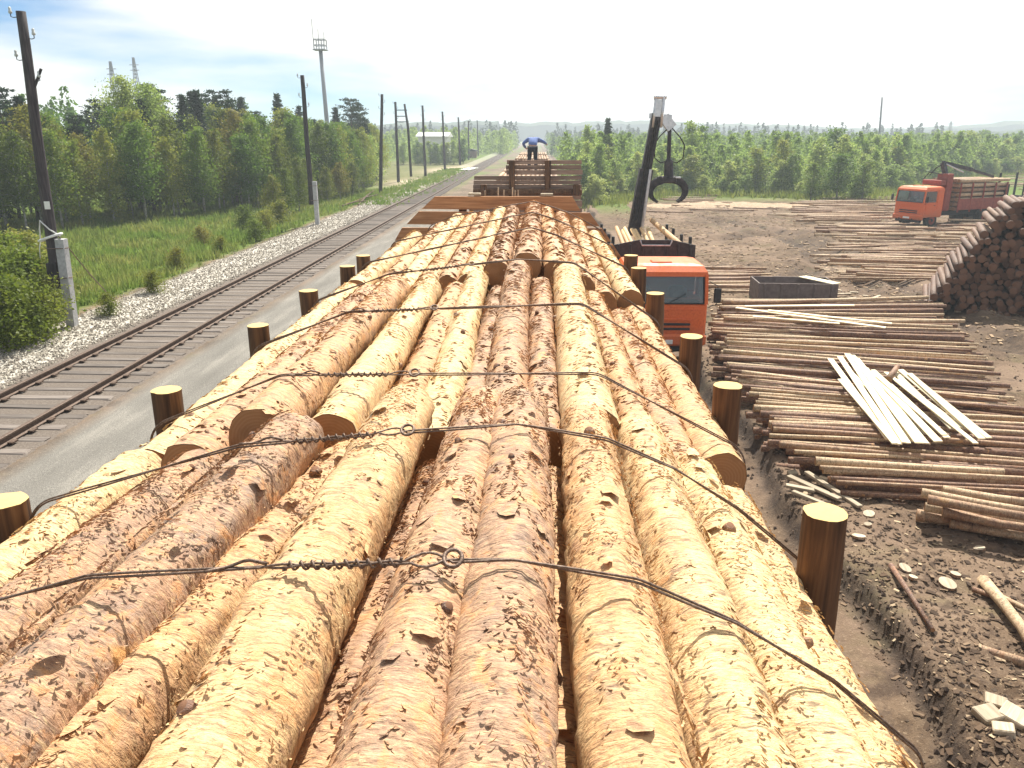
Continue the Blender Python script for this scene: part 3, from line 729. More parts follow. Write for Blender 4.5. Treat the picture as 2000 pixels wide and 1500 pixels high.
SY = 12.45
sh = empty('end_wall', (LX, SY, 1.27)); tag(sh, 'stepped reddish plank end wall at the far end of the log load', 'end wall')
def quad_board(pts, Y, th, name, mat, parent, origin):
    P = [WY(x, y, Y) - origin for x, y in pts]; vs = P + [p + Vector((0, th, 0)) for p in P]
    MB().add(vs, [(0, 1, 2, 3), (7, 6, 5, 4), (0, 4, 5, 1), (1, 5, 6, 2), (2, 6, 7, 3), (3, 7, 4, 0)]).build(name, mat, parent)
o0 = Vector((LX, SY, 1.27))
quad_board([(824, 408), (1134, 412), (1118, 384), (849, 384)], SY, .05, 'board', M['shield'], sh, o0)
quad_board([(794, 438), (1171, 442), (1152, 416), (818, 413)], SY, .05, 'board', M['shield'], sh, o0)
quad_board([(771, 470), (1194, 472), (1176, 446), (785, 445)], SY, .05, 'board', M['shield'], sh, o0)
quad_board([(757, 500), (1214, 503), (1197, 477), (767, 475)], SY, .05, 'board', M['shield'], sh, o0)
for x in (-1.15, .25): MB().bbox((x - LX, .11, 1.35), (.12, .1, 2.62), .01).build('upright', M['stake'], sh)
for px, py in ((927, 379), (1068, 380)):
    p = WY(px, py, SY + .06) - o0; MB().bbox(p, (.19, .12, .035), .006).build('batten', M['plank_d'], sh)
for px, ptop in ((946, 372), (972, 366), (983, 371), (1000, 366), (1005, 372), (1011, 371)):
    p = WY(px, ptop, SY + .2) - o0; MB().beam((p.x, .2, 2.2), (p.x + .01, .2, p.z), .022, .02).build('lath', M['plank_d'], sh)

SY2 = 22.25
s2 = empty('end_wall', (LX, SY2, 1.27)); tag(s2, 'weathered grey-brown plank wall with two dark posts in front of the man', 'end wall')
o2 = Vector((LX, SY2, 1.27))
rows = [(990, 1136, 313, 321), (988, 1135, 322.5, 331), (989, 1138, 332, 341), (926, 1136, 343.5, 351), (925, 1134, 352.5, 360), (924, 1136, 361, 369), (926, 1135, 378, 390), (925, 1137, 392, 404), (925, 1137, 406, 418)]
for x0, x1, ya, yb in rows:
    j = rnd.uniform(-.4, .4); quad_board([(x0, yb + j), (x1, yb), (x1, ya), (x0, ya + j)], SY2 + rnd.uniform(-.012, .012), .045, 'board', M['oldboard'], s2, o2)
for px in (1000, 1070):
    p = WY(px, 314, SY2) - o2; MB().bbox((p.x, -.09, p.z / 2), (.165, .12, p.z + .04), .015).build('post', M['stake'], s2)
a, c = WY(925, 374, SY2) - o2, WY(1136, 374, SY2) - o2
MB().tube([(a.x, -.14, a.z), (0, -.14, a.z), (c.x, -.14, a.z)], .085, 12).build('cross_log', M['stake'], s2, True)
for px in (946, 1125):
    p = WY(px, 362, SY2) - o2; MB().bbox((p.x, -.28, p.z - .1), (.18, .14, .3), .02).build('block', M['stake'], s2)

def far_load(y0, y1, ztop, label, seed):
    rr = random.Random(seed); b = MB()
    for l in range(9):
        for i in range(13):
            x = LX + (i - 6) * .225 + (.1 if l % 2 else 0); z = 1.4 + l * .21
            if z > ztop - .5 * ((x - LX) / 1.3) ** 2 - .1 or abs(x - LX) > 1.38: continue
            ys = y0
            while ys < y1 - 3:
                ye = min(y1, ys + 6); b.tube([(x, ys + rr.uniform(0, .3), z + rr.uniform(-.03, .03)), (x, ye - .05, z + rr.uniform(-.03, .03))], rr.uniform(.095, .12), 8, True, 0, 1); ys = ye
    o = b.build('log_load', [M['bark_dark'], M['cut']], None, True); o['peel'] = .55
    return tag(o, label, 'logs', kind='stuff')
far_load(22.5, 35.8, 3.76, 'log load on the wagon behind the plank wall, under the man', 1)
for k, (a, c) in enumerate(((37.8, 51.5), (53.5, 67), (69, 83), (85, 99))):
    far_load(a, c, 3.72, ['first', 'second', 'third', 'fourth'][k] + ' distant log load of the train beyond the man', 5 + k)
    flatcar(a - .2, c + .2, ['first', 'second', 'third', 'fourth'][k] + ' distant flat wagon of the train beyond the man')

# ------------------------------------------------------------------ the man on the train
def skin_obj(name, verts, edges, radii, mat, parent, root=0, sub=2):
    me = bpy.data.meshes.new(name); me.from_pydata(verts, edges, []); me.materials.append(mat)
    o = link(name, me, parent)
    o.modifiers.new('skin', 'SKIN'); 
    for i, rr in enumerate(radii): me.skin_vertices[0].data[i].radius = (rr if isinstance(rr, tuple) else (rr, rr))
    me.skin_vertices[0].data[root].use_root = True
    o.modifiers['skin'].use_smooth_shade = True
    s = o.modifiers.new('sub', 'SUBSURF'); s.levels = sub; s.render_levels = sub
    return o
pp = WY(1040, 312, 31.0); PZ = 3.72
man = empty('person', (pp.x, 31.0, PZ)); tag(man, 'person in blue shirt and dark trousers bending over on the log train', 'person')
body_v = [(0, 0, .88), (.01, .14, 1.01), (.02, .32, 1.11), (.03, .46, 1.15), (.03, .58, 1.13), (.03, .67, 1.06),
          (-.17, .45, 1.14), (-.37, .42, 1.00), (-.27, .62, .84), (-.22, .70, .80), (.22, .44, 1.14), (.43, .50, 1.05), (.52, .66, .98), (.54, .74, .95),
          (-.10, 0, .82), (-.12, .03, .46), (-.13, -.03, .09), (-.13, .14, .04), (.10, 0, .82), (.12, .03, .46), (.13, -.03, .09), (.13, .14, .04)]
body_e = [(0, 1), (1, 2), (2, 3), (3, 4), (4, 5), (3, 6), (6, 7), (7, 8), (8, 9), (3, 10), (10, 11), (11, 12), (12, 13), (0, 14), (14, 15), (15, 16), (16, 17), (0, 18), (18, 19), (19, 20), (20, 21)]
body_r = [(.15, .11), (.15, .11), (.17, .12), (.12, .09), .055, .09, .065, .045, .035, .04, .065, .045, .035, .04, .09, .06, .045, .035, .09, .06, .045, .035]
skin_obj('body', body_v, body_e, body_r, M['skin'], man)
skin_obj('shirt', body_v[:4] + body_v[6:9] + body_v[10:13], [(0, 1), (1, 2), (2, 3), (3, 4), (4, 5), (5, 6), (3, 7), (7, 8), (8, 9)],
         [(.175, .13), (.18, .14), (.20, .14), (.15, .11), .085, .062, .05, .085, .062, .05], M['shirt'], man)
skin_obj('trousers', [body_v[0]] + body_v[14:17] + body_v[18:21], [(0, 1), (1, 2), (2, 3), (0, 4), (4, 5), (5, 6)], [(.17, .13), .11, .08, .065, .11, .08, .065], M['trousers'], man)
for sx in (-1, 1): MB().bbox((sx * .13, .05, .045), (.11, .29, .09), .03).build('boot', M['black'], man)
MB().tube([(.03, .60, 1.15), (.03, .66, 1.15), (.03, .74, 1.11), (.03, .78, 1.06)], [.05, .10, .105, .05], 12).build('hair', M['hair'], man, True)

# ------------------------------------------------------------------ timber trucks
def wheel(parent, x, y, r=.52, w=.30):
    o = empty('wheel', (x, y, r)); o.parent = parent; s = 1 if x > 0 else -1
    t = MB(); t.tube([(-w / 2, 0, 0), (-w / 2 + .04, 0, 0), (w / 2 - .04, 0, 0), (w / 2, 0, 0)], [r * .86, r, r, r * .86], 28); t.build('tyre', M['rubber'], o, True)
    MB().tube([(s * w / 2 - s * .02, 0, 0), (s * (w / 2 + .004), 0, 0), (s * (w / 2 + .012), 0, 0)], [r * .56, r * .56, r * .40], 20).build('rim', M['red'], o)
    MB().tube([(s * w / 2, 0, 0), (s * (w / 2 + .06), 0, 0)], [r * .18, r * .14], 12).build('hub', M['black'], o)
def prof(b, ys_z, x0, x1, mi=0): return b.prism(ys_z, 0, x0, x1, mi)
def cab(root, paint):
    """cab-over tractor, front towards -Y, local origin on the ground under the front bumper"""
    w = 1.16
    # shell: waist, pillars and roof leave real openings for the glass
    b = MB(); b.bbox((0, .98, 1.22), (2 * w, 1.86, 1.02), .06); b.build('cab_shell', paint, root)
    r = MB(); vs = []
    for y0, y1, x, z, in ((.12, 1.91, w - .02, 2.44), (.14, 1.90, w - .03, 2.56), (.30, 1.86, w - .12, 2.70), (.5, 1.75, w - .34, 2.745)):
        vs += [(-x, y0, z), (x, y0, z), (x, y1, z), (-x, y1, z)]
    fs = [(3, 2, 1, 0), (12, 13, 14, 15)] + [(l * 4 + k, l * 4 + (k + 1) % 4, l * 4 + 4 + (k + 1) % 4, l * 4 + 4 + k) for l in range(3) for k in range(4)]
    r.add(vs, fs); r.build('roof', paint, root)
    MB().bbox((-.05, .72, 2.757), (.55, .42, .05), .02).build('roof_hatch', paint, root)
    MB().bbox((0, 1.84, 2.08), (2 * w - .06, .10, .74), .02).build('rear_panel', paint, root)
    for s in (-1, 1):
        MB().beam((s * (w - .045), .07, 1.70), (s * (w - .06), .17, 2.50), .085, .10).build('pillar', paint, root)
        MB().beam((s * (w - .045), 1.30, 1.70), (s * (w - .055), 1.28, 2.50), .07, .12).build('pillar', paint, root)
        d = MB().bbox((s * (w + .004), .72, 1.28), (.03, .98, .80), .012).build('door', paint, root)
        MB().bbox((s * (w + .026), 1.05, 1.52), (.02, .15, .035), .006).build('handle', M['black'], d)
        MB().box((s * (w - .045), .72, 2.08), (.02, 1.02, .72)).build('side_window', M['glass'], root)
        MB().bbox((s * (w + .004), 1.58, 1.9), (.03, .52, 1.3), .012).build('corner_panel', paint, root)
        m_ = empty('mirror', (s * (w + .24), .02, 1.95)); m_.parent = root
        MB().bbox((0, 0, 0), (.2, .07, .40), .03).build('mirror_housing', M['black'], m_)
        MB().tube([(-s * .22, .1, .36), (0, .02, .26), (0, .02, -.24), (-s * .22, .1, -.34)], .014, 6).build('bracket', M['black'], m_)
        MB().bbox((s * .86, -.02, .74), (.30, .05, .17), .02).build('headlight', M['lamp'], root)
        MB().bbox((s * .80, .95, .60), (.62, 1.2, .06), .02).build('mudguard', M['black'], root)
        MB().bbox((s * (w - .08), .78, .62), (.28, .50, .05), .015).build('step', M['black'], root)
    g = MB(); a1, a2 = Vector((0, .075, 1.73)), Vector((0, .165, 2.46)); X = w - .10
    g.add([(-X, .075, 1.73), (X, .075, 1.73), (X - .03, .165, 2.46), (-X + .03, .165, 2.46), (-X, .095, 1.73), (X, .095, 1.73), (X - .03, .185, 2.46), (-X + .03, .185, 2.46)],
          [(0, 1, 2, 3), (7, 6, 5, 4), (0, 4, 5, 1), (1, 5, 6, 2), (2, 6, 7, 3), (3, 7, 4, 0)]); g.build('windscreen', M['glass'], root)
    fr = MB()
    for pa, pb in (((-X, .06, 1.72), (X, .06, 1.72)), ((-X + .03, .155, 2.47), (X - .03, .155, 2.47)), ((-X, .06, 1.72), (-X + .03, .155, 2.47)), ((X, .06, 1.72), (X - .03, .155, 2.47))): fr.tube([pa, pb], .022, 6)
    fr.build('window_seal', M['black'], root)
    for sx in (-.55, .15): MB().tube([(sx, .055, 1.74), (sx + .42, .085, 1.98)], .011, 5).build('wiper', M['black'], root)
    for k in range(3): MB().bbox((0, .035, 1.02 + k * .13), (1.45, .05, .065), .012).build('grille_bar', M['black'] if k < 2 else paint, root)
    MB().bbox((0, .04, 1.56), (2.0, .04, .035), .01).build('front_trim', paint, root)
    MB().bbox((0, .06, .72), (2.34, .26, .34), .06).build('bumper', paint, root)
    MB().bbox((0, -.075, .68), (.52, .02, .12), .004).build('number_plate', M['white'], root)
    MB().bbox((0, .15, .46), (2.0, .2, .16), .03).build('under_bumper', M['black'], root)
    for s in (-1, 1): MB().tube([(s * .5, -.09, .60), (s * .5, -.15, .60)], .04, 8).build('tow_hook', M['black'], root)
    for s in (-1, 1):
        s_ = MB().bbox((s * .5, 1.1, 1.75), (.5, .5, .55), .1).build('seat', M['black'], root)
    MB().bbox((0, .30, 1.70), (2 * w - .3, .36, .12), .04).build('dashboard', M['black'], root)
def log_in(parent, a, b, r, peel, seed, mats=None):
    me = log_mesh((Vector(b) - Vector(a)).length, r, r * .85, 10, .9, .004, seed, .01, mats); o = link('log', me, parent); orient(o, a, b); o['peel'] = peel; return o

def make_truck(name, loc, rz, label):
    root = empty(name, loc, rz); tag(root, label, 'truck'); return root
# --- truck by the wagon
tp = W(1303, 690, YARD - .02)
TY0 = 21.2; tx = WY(1298, 600, TY0).x
t1 = make_truck('timber_truck', (tx, TY0, -1.05), 0, 'orange timber truck facing the camera with grapple crane, beside the log wagon')
cab(t1, M['orange'])
for sx in (-.42, .42): MB().bbox((sx, 4.6, .86), (.10, 8.6, .26), .02).build('chassis_rail', M['black'], t1)
for x in (-.98, .98):
    wheel(t1, x, 1.05)
    for yy in (5.6, 6.95): wheel(t1, x * .97, yy, .52, .5)
hb = MB(); hb.prism([(-1.2, 1.05), (1.2, 1.05), (1.2, 2.98), (.50, 3.13), (-.45, 3.13), (-1.2, 2.98)], 1, 2.42, 2.48); hbo = hb.build('headboard', M['black'], t1)
for k in range(7): MB().bbox((-1.05 + k * .35, 2.40, 2.05), (.06, .05, 1.9), .008).build('rib', M['black'], hbo)
MB().tube([(-.43, 2.38, 3.12), (-.38, 2.36, 2.98), (.44, 2.36, 2.98), (.50, 2.38, 3.12)], .025, 6).build('rail_bar', M['silver'], hbo)
for x in (-1.16, 1.16):
    for yy in (3.1, 4.6, 6.2, 7.6): MB().bbox((x, yy, 2.05), (.09, .11, 2.0 if yy > 3.2 else 2.2), .015).build('stake_post', M['black'], t1)
for yy in (3.1, 4.6, 6.2, 7.6): MB().bbox((0, yy, 1.06), (2.4, .14, .12), .02).build('bolster', M['black'], t1)
# crane on the rear of the truck
cr = empty('crane', (0, 0, 0)); cr.parent = t1
CY = 7.4; inv = Vector((tx, TY0, -1.05))
def cp(x, y, dy=CY): return WY(x, y, TY0 + dy) - inv
MB().tube([cp(1238, 470) * 1 + Vector((0, 0, -2.6)), cp(1238, 470)], [.26, .22], 16).build('column', M['boom'], cr, True)
pA, pB, pC = cp(1238, 460), cp(1262, 330), cp(1283, 222)
bm = MB(); bm.beam(pA, pB, .46, .40, (0, 1, 0)); bm.build('lower_boom', M['boom'], cr)
bm = MB(); bm.beam(pB + (pA - pB) * .1, pC, .33, .30, (0, 1, 0)); bm.build('upper_boom', M['boom'], cr)
bm = MB(); bm.tube([pA + Vector((.24, -.28, .3)), pB + Vector((.12, -.25, 0))], .055, 8); bm.build('lift_cylinder', M['silver'], cr)
bm = MB(); bm.tube([pA + Vector((-.1, -.3, .5)), pC + Vector((-.05, -.2, -.3))], .03, 6); bm.tube([pA + Vector((.02, -.3, .4)), pC + Vector((.03, -.2, -.2))], .025, 6); bm.build('hose', M['rubber'], cr)
pT = cp(1288, 190); 
bm = MB(); bm.beam(pC - Vector((0, 0, .1)), pT + Vector((-.03, 0, -.08)), .20, .34, (0, 1, 0)); bm.build('knuckle', M['silver'], cr)
for dx in (-.13, .14): bm = MB(); bm.tube([pC + Vector((dx, -.12, -.45)), pT + Vector((dx, -.12, .05 if dx > 0 else -.05))], .055, 8); bm.build('knuckle_cylinder', M['silver'], cr, True)
MB().tube([pT + Vector((-.2, -.1, 0)), pT + Vector((.22, -.1, 0))], .07, 8).build('pin', M['silver'], cr)
bm = MB(); bm.beam(cp(1268, 226), cp(1312, 229), .16, .14, (0, 1, 0)); bm.build('link_arm', M['silver'], cr)
bm = MB(); bm.beam(cp(1296, 228), cp(1312, 250), .34, .30, (0, 1, 0)); bm.build('tip_bracket', M['silver'], cr)
pH = cp(1308, 250); pR = cp(1306, 318); pG = cp(1306, 345)
MB().tube([pH, pR], .07, 8).build('hanger', M['boom'], cr)
MB().tube([pR + Vector((0, 0, .12)), pR, pG], [.10, .15, .17], 14).build('rotator', M['boom'], cr)
for s in (-1, 1):
    bm = MB(); q0 = pH + Vector((s * .06, -.1, .0)); e = pR + Vector((s * .10, 0, .05))
    bm.tube([q0, q0 + Vector((s * .28, 0, -.28)), q0 + Vector((s * .46, 0, -.55)), e + Vector((s * .38, 0, .10)), e + Vector((s * .18, 0, -.05)), e], .022, 6); bm.build('hydraulic_hose', M['rubber'], cr, True)
gc = pG
MB().bbox(gc + Vector((0, 0, -.10)), (.55, .36, .24), .05).build('grapple_head', M['boom'], cr)
for s in (-1, 1):
    for dy in ((-.16, .10) if s < 0 else (-.03, .22)):
        bm = MB(); pts = []
        for k in range(11):
            a = R(78 - 138 * k / 10); pts.append(gc + Vector((s * (.12 + .50 * math.cos(a) + .0), dy, -.50 + .40 * math.sin(a))))
        ws = [.27 - .02 * k for k in range(11)]
        for k in range(10): bm.beam(pts[k], pts[k + 1] + (pts[k + 1] - pts[k]) * .15, ws[k], .06, (0, 1, 0))
        vs = bm.v; bm.build('grapple_claw', M['boom'], cr)
MB().bbox(gc + Vector((.30, -.2, -.02)), (.18, .04, .06), .01).build('grapple_plate', M['silver'], cr)
# its load
for i in range(26):
    x = -.95 + .24 * (i % 8) + rnd.uniform(-.04, .04); z = 1.25 + .24 * (i // 8) ; 
    o = log_in(None, inv + Vector((x, 2.75 + rnd.uniform(0, .3), z)), inv + Vector((x + rnd.uniform(-.05, .05), 7.2 + rnd.uniform(-.4, .4), z)), .11, rnd.uniform(.1, .8), 500 + i)
    tag(o, 'log lying lengthwise in the bed of the truck with the raised grapple', 'log', 'logs on the truck by the wagon')
for i in range(7):
    x = -.62 + .17 * i; a = inv + Vector((x, 3.3, 2.36 + .03 * (i % 2))); c = inv + Vector((x - .12 + rnd.uniform(-.1, .05), 6.4, 3.0 + rnd.uniform(-.06, .06)))
    o = log_in(None, a, c, .075, rnd.uniform(.4, .95), 540 + i)
    tag(o, ORD[i] + ' slim pale log from the left showing above the headboard of the nearer truck', 'log', 'slim logs above the truck headboard')
o = log_in(None, inv + Vector((.92, 2.9, 2.86)), inv + Vector((.52, 6.9, 3.25)), .10, .6, 560); tag(o, 'single log lying askew across the right top of the nearer truck load', 'log')

# --- truck in the distance
p2 = W(1768, 444, YARD)
t2 = make_truck('timber_truck', (p2.x, p2.y, YARD), R(-64), 'distant orange timber truck half turned, loaded high behind its red crane')
cab(t2, M['orange'])
for sx in (-.42, .42): MB().bbox((sx, 4.6, .86), (.10, 8.6, .26), .02).build('chassis_rail', M['black'], t2)
for x in (-.98, .98):
    wheel(t2, x, 1.05)
    for yy in (6.2, 7.5): wheel(t2, x * .97, yy, .52, .5)
MB().bbox((0, 2.15, 2.95), (1.5, .5, .35), .04).build('roof_box', M['red'], t2)
c2 = empty('crane', (0, 0, 0)); c2.parent = t2
MB().bbox((.35, 2.75, 2.3), (.9, .55, 2.5), .05).build('column', M['red'], c2)
MB().beam((.35, 2.75, 3.4), (.1, 2.6, 4.25), .26, .26, (0, 1, 0)).build('lower_boom', M['boom'], c2)
MB().beam((.1, 2.6, 4.25), (.4, 5.2, 3.75), .22, .24).build('upper_boom', M['boom'], c2)
MB().beam((.4, 5.1, 3.76), (.5, 7.4, 3.25), .14, .16).build('telescopic_boom', M['boom'], c2)
MB().tube([(.35, 2.5, 3.5), (-.5, 2.2, 3.6), (-.95, 2.2, 3.1)], .035, 6).build('hose', M['rubber'], c2)
MB().tube([(.2, 2.6, 4.2), (-.2, 2.4, 3.9), (-.55, 2.3, 3.4)], .035, 6).build('hose', M['rubber'], c2)
MB().tube([(.3, 2.7, 4.15), (.4, 4.4, 3.6)], .05, 8).build('cylinder', M['silver'], c2)
for x in (-1.16, 1.16):
    pan = MB().bbox((x, 5.75, 1.5), (.05, 4.9, .75), .01).build('side_panel', M['red'], t2)
    for k in range(5): MB().bbox((x, 3.4 + k * 1.18, 1.95), (.09, .1, 1.95), .015).build('stake_post', M['red'], t2)
MB().bbox((0, 8.3, 1.9), (2.4, .06, 1.7), .01).build('tail_frame', M['black'], t2)
R2 = Matrix.Rotation(R(-64), 4, 'Z'); T2w = Matrix.Translation((p2.x, p2.y, YARD)) @ R2
for i in range(63):
    x = -.98 + .245 * (i % 9) + rnd.uniform(-.03, .03); z = 1.2 + .31 * (i // 9)
    o = log_in(None, T2w @ Vector((x, 3.2 + rnd.uniform(0, .2), z)), T2w @ Vector((x, 8.2 + rnd.uniform(-.3, .4), z)), .125, rnd.uniform(.2, .9), 600 + i, [M['bark_dark'], M['cut']])
    tag(o, 'log stacked in the bed of the distant half-turned orange truck', 'log', 'logs on the distant truck')
# machine behind it
p3 = W(1962, 412, YARD)
tr = empty('trailer', (p3.x, p3.y, YARD), R(-64)); tag(tr, 'dark empty log trailer standing right behind the distant truck', 'trailer')
MB().bbox((0, 1.4, .95), (.8, 3.4, .22), .03).build('frame', M['black'], tr)
for sx in (-1, 1):
    for yy in (.3, 2.4): MB().bbox((sx * 1.1, yy, 1.95), (.14, .16, 2.2), .02).build('stake_post', M['black'], tr)
    wheel(tr, sx * .95, 1.9, .5, .3)
for yy in (.3, 2.4): MB().bbox((0, yy, 1.1), (2.35, .2, .16), .02).build('bolster', M['black'], tr)
MB().beam((0, -.3, .95), (0, -1.8, .8), .12, .12).build('drawbar', M['black'], tr)

# ------------------------------------------------------------------ felled poles in the yard
POLE_MESH = {}
def pole_mesh(L, r, v):
    key = (round(L * 2) / 2, round(r * 50) / 50, v)
    if key not in POLE_MESH:
        POLE_MESH[key] = log_mesh(key[0], key[1], key[1] * .72, 10, .6, .006, hash(key) % 97, .035, [M['bark_dark'], M['cut']])
    return POLE_MESH[key]
def pole(a, b, r, peel, label, group=None, name='felled_pole', cat='log'):
    a, b = Vector(a), Vector(b); L = (b - a).length
    o = link(name, pole_mesh(L, r, rnd.randrange(3))); orient(o, a, b, rnd.uniform(0, 6.28)); o['peel'] = peel
    o.scale = (1, L / (round(L * 2) / 2), 1)
    return tag(o, label, cat, group)
# main bed of poles: pixel rows give the left and right ends
def lerp_tab(tab, y):
    for (ya, a), (yb, c) in zip(tab, tab[1:]):
        if y <= yb: return a + (c - a) * (y - ya) / (yb - ya)
    return tab[-1][1]
LE = [(588, 1398), (640, 1392), (690, 1402), (740, 1432), (790, 1470), (860, 1515), (905, 1595), (960, 1650)]
RE = [(588, 1872), (640, 1893), (690, 1945), (740, 1990), (790, 2090), (860, 2200), (960, 2300)]
SL = [(588, 0.0), (640, .03), (690, .07), (740, .09), (800, .06), (960, .055)]
HT = [(588, .75), (640, .7), (700, .62), (800, .52), (880, .45), (960, .32)]
py = 588.0; rowi = 0; core = MB()
while py < 955:
    top = YARD + lerp_tab(HT, py) + rnd.uniform(-.13, .08)
    xl = lerp_tab(LE, py) + rnd.uniform(-8, 26); xr = lerp_tab(RE, py) - rnd.uniform(-6, 40)
    sl = lerp_tab(SL, py) + rnd.uniform(-.022, .022)
    r = rnd.uniform(.036, .082)
    A = W(xl, py, top)
    # the far end: same height plane, sloped row
    B = W(xr, py + sl * (xr - xl), top + rnd.uniform(-.06, .06))
    if (B - A).length > 7.6: B = A + (B - A).normalized() * rnd.uniform(6.6, 7.6)
    if rnd.random() < .12: B = A + (B - A) * rnd.uniform(.45, .7)
    which = 'far third' if py < 690 else 'middle' if py < 800 else 'near third'
    pole(A, B, r, rnd.choice((.2, .5, .8, 1.1, 1.35)), 'slender felled pole in the broad bed of poles right of the wagon', 'poles of the broad bed')
    for l in range(1, 4):
        zz = top - l * .16
        if zz < YARD + .02: break
        core.tube([A + Vector((rnd.uniform(-.15, .5), rnd.uniform(-.12, .12), zz - top)), (A + B) / 2 + Vector((0, rnd.uniform(-.12, .12), zz - top)), B + Vector((rnd.uniform(-.5, .2), rnd.uniform(-.12, .12), zz - top))], rnd.uniform(.05, .09), 7, True, 0, 1)
    py += 2.7 + 3.7 * (py - 560) / 400 + rnd.uniform(0, 1.6); rowi += 1
o = core.build('lower_poles', [M['bark_dark'], M['cut_dark']], None, True); o['peel'] = .2; tag(o, 'lower layers of felled poles hidden under the broad bed of poles', 'logs', kind='stuff')
# small stack at the right edge of the frame
for i, (x0, y0, x1, y1, z, r) in enumerate([(1800, 962, 2040, 1003, -.45, .085), (1812, 975, 2060, 1018, -.42, .09), (1806, 990, 2060, 1030, -.62, .09), (1840, 1000, 2080, 1040, -.60, .08), (1790, 1006, 2080, 1055, -.82, .095), (1855, 1022, 2090, 1062, -.80, .09), (1840, 958, 2050, 985, -.55, .08)]):
    pole(W(x0, y0, z), W(x1, y1, z), r, rnd.uniform(.4, .9), '%s pole, from the top, of the small stack cut off by the right picture edge' % ORD[i], 'poles of the small right-hand stack')
# single logs and poles on the near ground
def G(x, y, up=.06):
    p = W(x, y, YARD)
    for _ in range(4): p = W(x, y, ground_z(p.x, p.y) + up)
    return p
pole(G(1750, 1220, .07), G(2030, 1303, .07), .07, .55, 'barked pole lying in the mud at lower right, pointing to the picture edge')
pole(G(1922, 1132, .07), G(2030, 1290, .12), .07, .8, 'pale pole lying steeply beside the right picture edge')
pole(G(1945, 1160, .06), G(2060, 1215, .06), .05, .7, 'short pale pole crossing behind the steep one at the right edge')
pole(G(1900, 1152, .05), G(1960, 1172, .05), .05, .3, 'stubby dark log end beside the steep pale pole')
o = pole(G(1740, 1105, .05), G(1822, 1232, .05), .035, .1, 'thin grey weathered stick lying in the mud')
# loose poles behind the crate, behind the ruts and by the distant truck
def scatter(n, quad, ang, L, z, label, group, seed, rr=(.05, .09)):
    q = random.Random(seed)
    for i in range(n):
        u, v_ = q.random(), (i + q.random()) / n
        (xa, ya), (xb, yb), (xc, yc), (xd, yd) = quad
        x = (xa * (1 - u) + xb * u) * (1 - v_) + (xd * (1 - u) + xc * u) * v_; y = (ya * (1 - u) + yb * u) * (1 - v_) + (yd * (1 - u) + yc * u) * v_
        p = W(x, y, YARD); zz = ground_z(p.x, p.y) + .09 + q.uniform(0, z)
        a = ang + q.gauss(0, .09); l = L * q.uniform(.7, 1.15); d = Vector((math.cos(a), math.sin(a), q.uniform(-.012, .012))) * l / 2
        c = Vector((p.x, p.y, zz)); pole(c - d, c + d, q.uniform(*rr), q.uniform(.3, 1), label, group)
scatter(46, ((1660, 480), (1810, 480), (1800, 556), (1720, 556)), -.02, 5.2, .15, 'pole strewn on the ground between the ruts and the dark log pile', 'poles strewn before the dark pile', 11)
scatter(64, ((1590, 400), (1720, 385), (1700, 440), (1560, 440)), .06, 5.6, .3, 'pole strewn on the ground left of the distant truck', 'poles strewn left of the distant truck', 12)
scatter(52, ((1900, 440), (2030, 380), (1950, 470), (1850, 480)), -.10, 4.2, .25, 'pole in the rows between the distant truck and the dark log pile', 'poles right below the distant truck', 13)
scatter(26, ((1640, 440), (1780, 455), (1790, 478), (1660, 470)), .04, 5.4, .2, 'pole strewn on the bare ground before the distant truck', 'poles strewn before the distant truck', 17)
scatter(16, ((1385, 530), (1470, 535), (1470, 580), (1390, 580)), .05, 3.2, .12, 'pole lying between the nearer truck and the steel box', 'poles beside the steel box', 14)
scatter(30, ((1960, 330), (2060, 318), (2060, 372), (1985, 380)), .03, 6.0, .5, 'pole in the far stacks at the upper right by the scrub', 'poles at the far right', 15)
scatter(12, ((1280, 385), (1500, 385), (1480, 420), (1290, 420)), -.12, 5.0, .1, 'pale pole lying along the sawdust strip before the scrub', 'poles on the sawdust strip', 16)
# low sawdust bank before the scrub
b = MB(); n = 60; vs = []
for i in range(n + 1):
    t = i / n; p = W(1255 + 330 * t, 404, YARD); hgt = .55 * math.sin(t * math.pi) ** .5 * (.7 + .4 * noise.noise((t * 9, 0, 0)))
    for k in range(7):
        s = k / 6; vs.append((p.x + .6 * noise.noise((t * 14, s * 3, 1)), p.y - 3.2 + 6.4 * s + .4 * noise.noise((t * 11, s * 4, 2)), YARD - .25 + (hgt + .25) * math.sin(s * math.pi) + .12 * noise.noise((t * 30, s * 6, 3))))
b.add(vs, [(i * 7 + k, i * 7 + 7 + k, i * 7 + 8 + k, i * 7 + 1 + k) for i in range(n) for k in range(6)])
o = b.build('sawdust_bank', M['mound'], None, True); tag(o, 'long low bank of pale sawdust and bark before the green scrub', 'sawdust', kind='stuff')

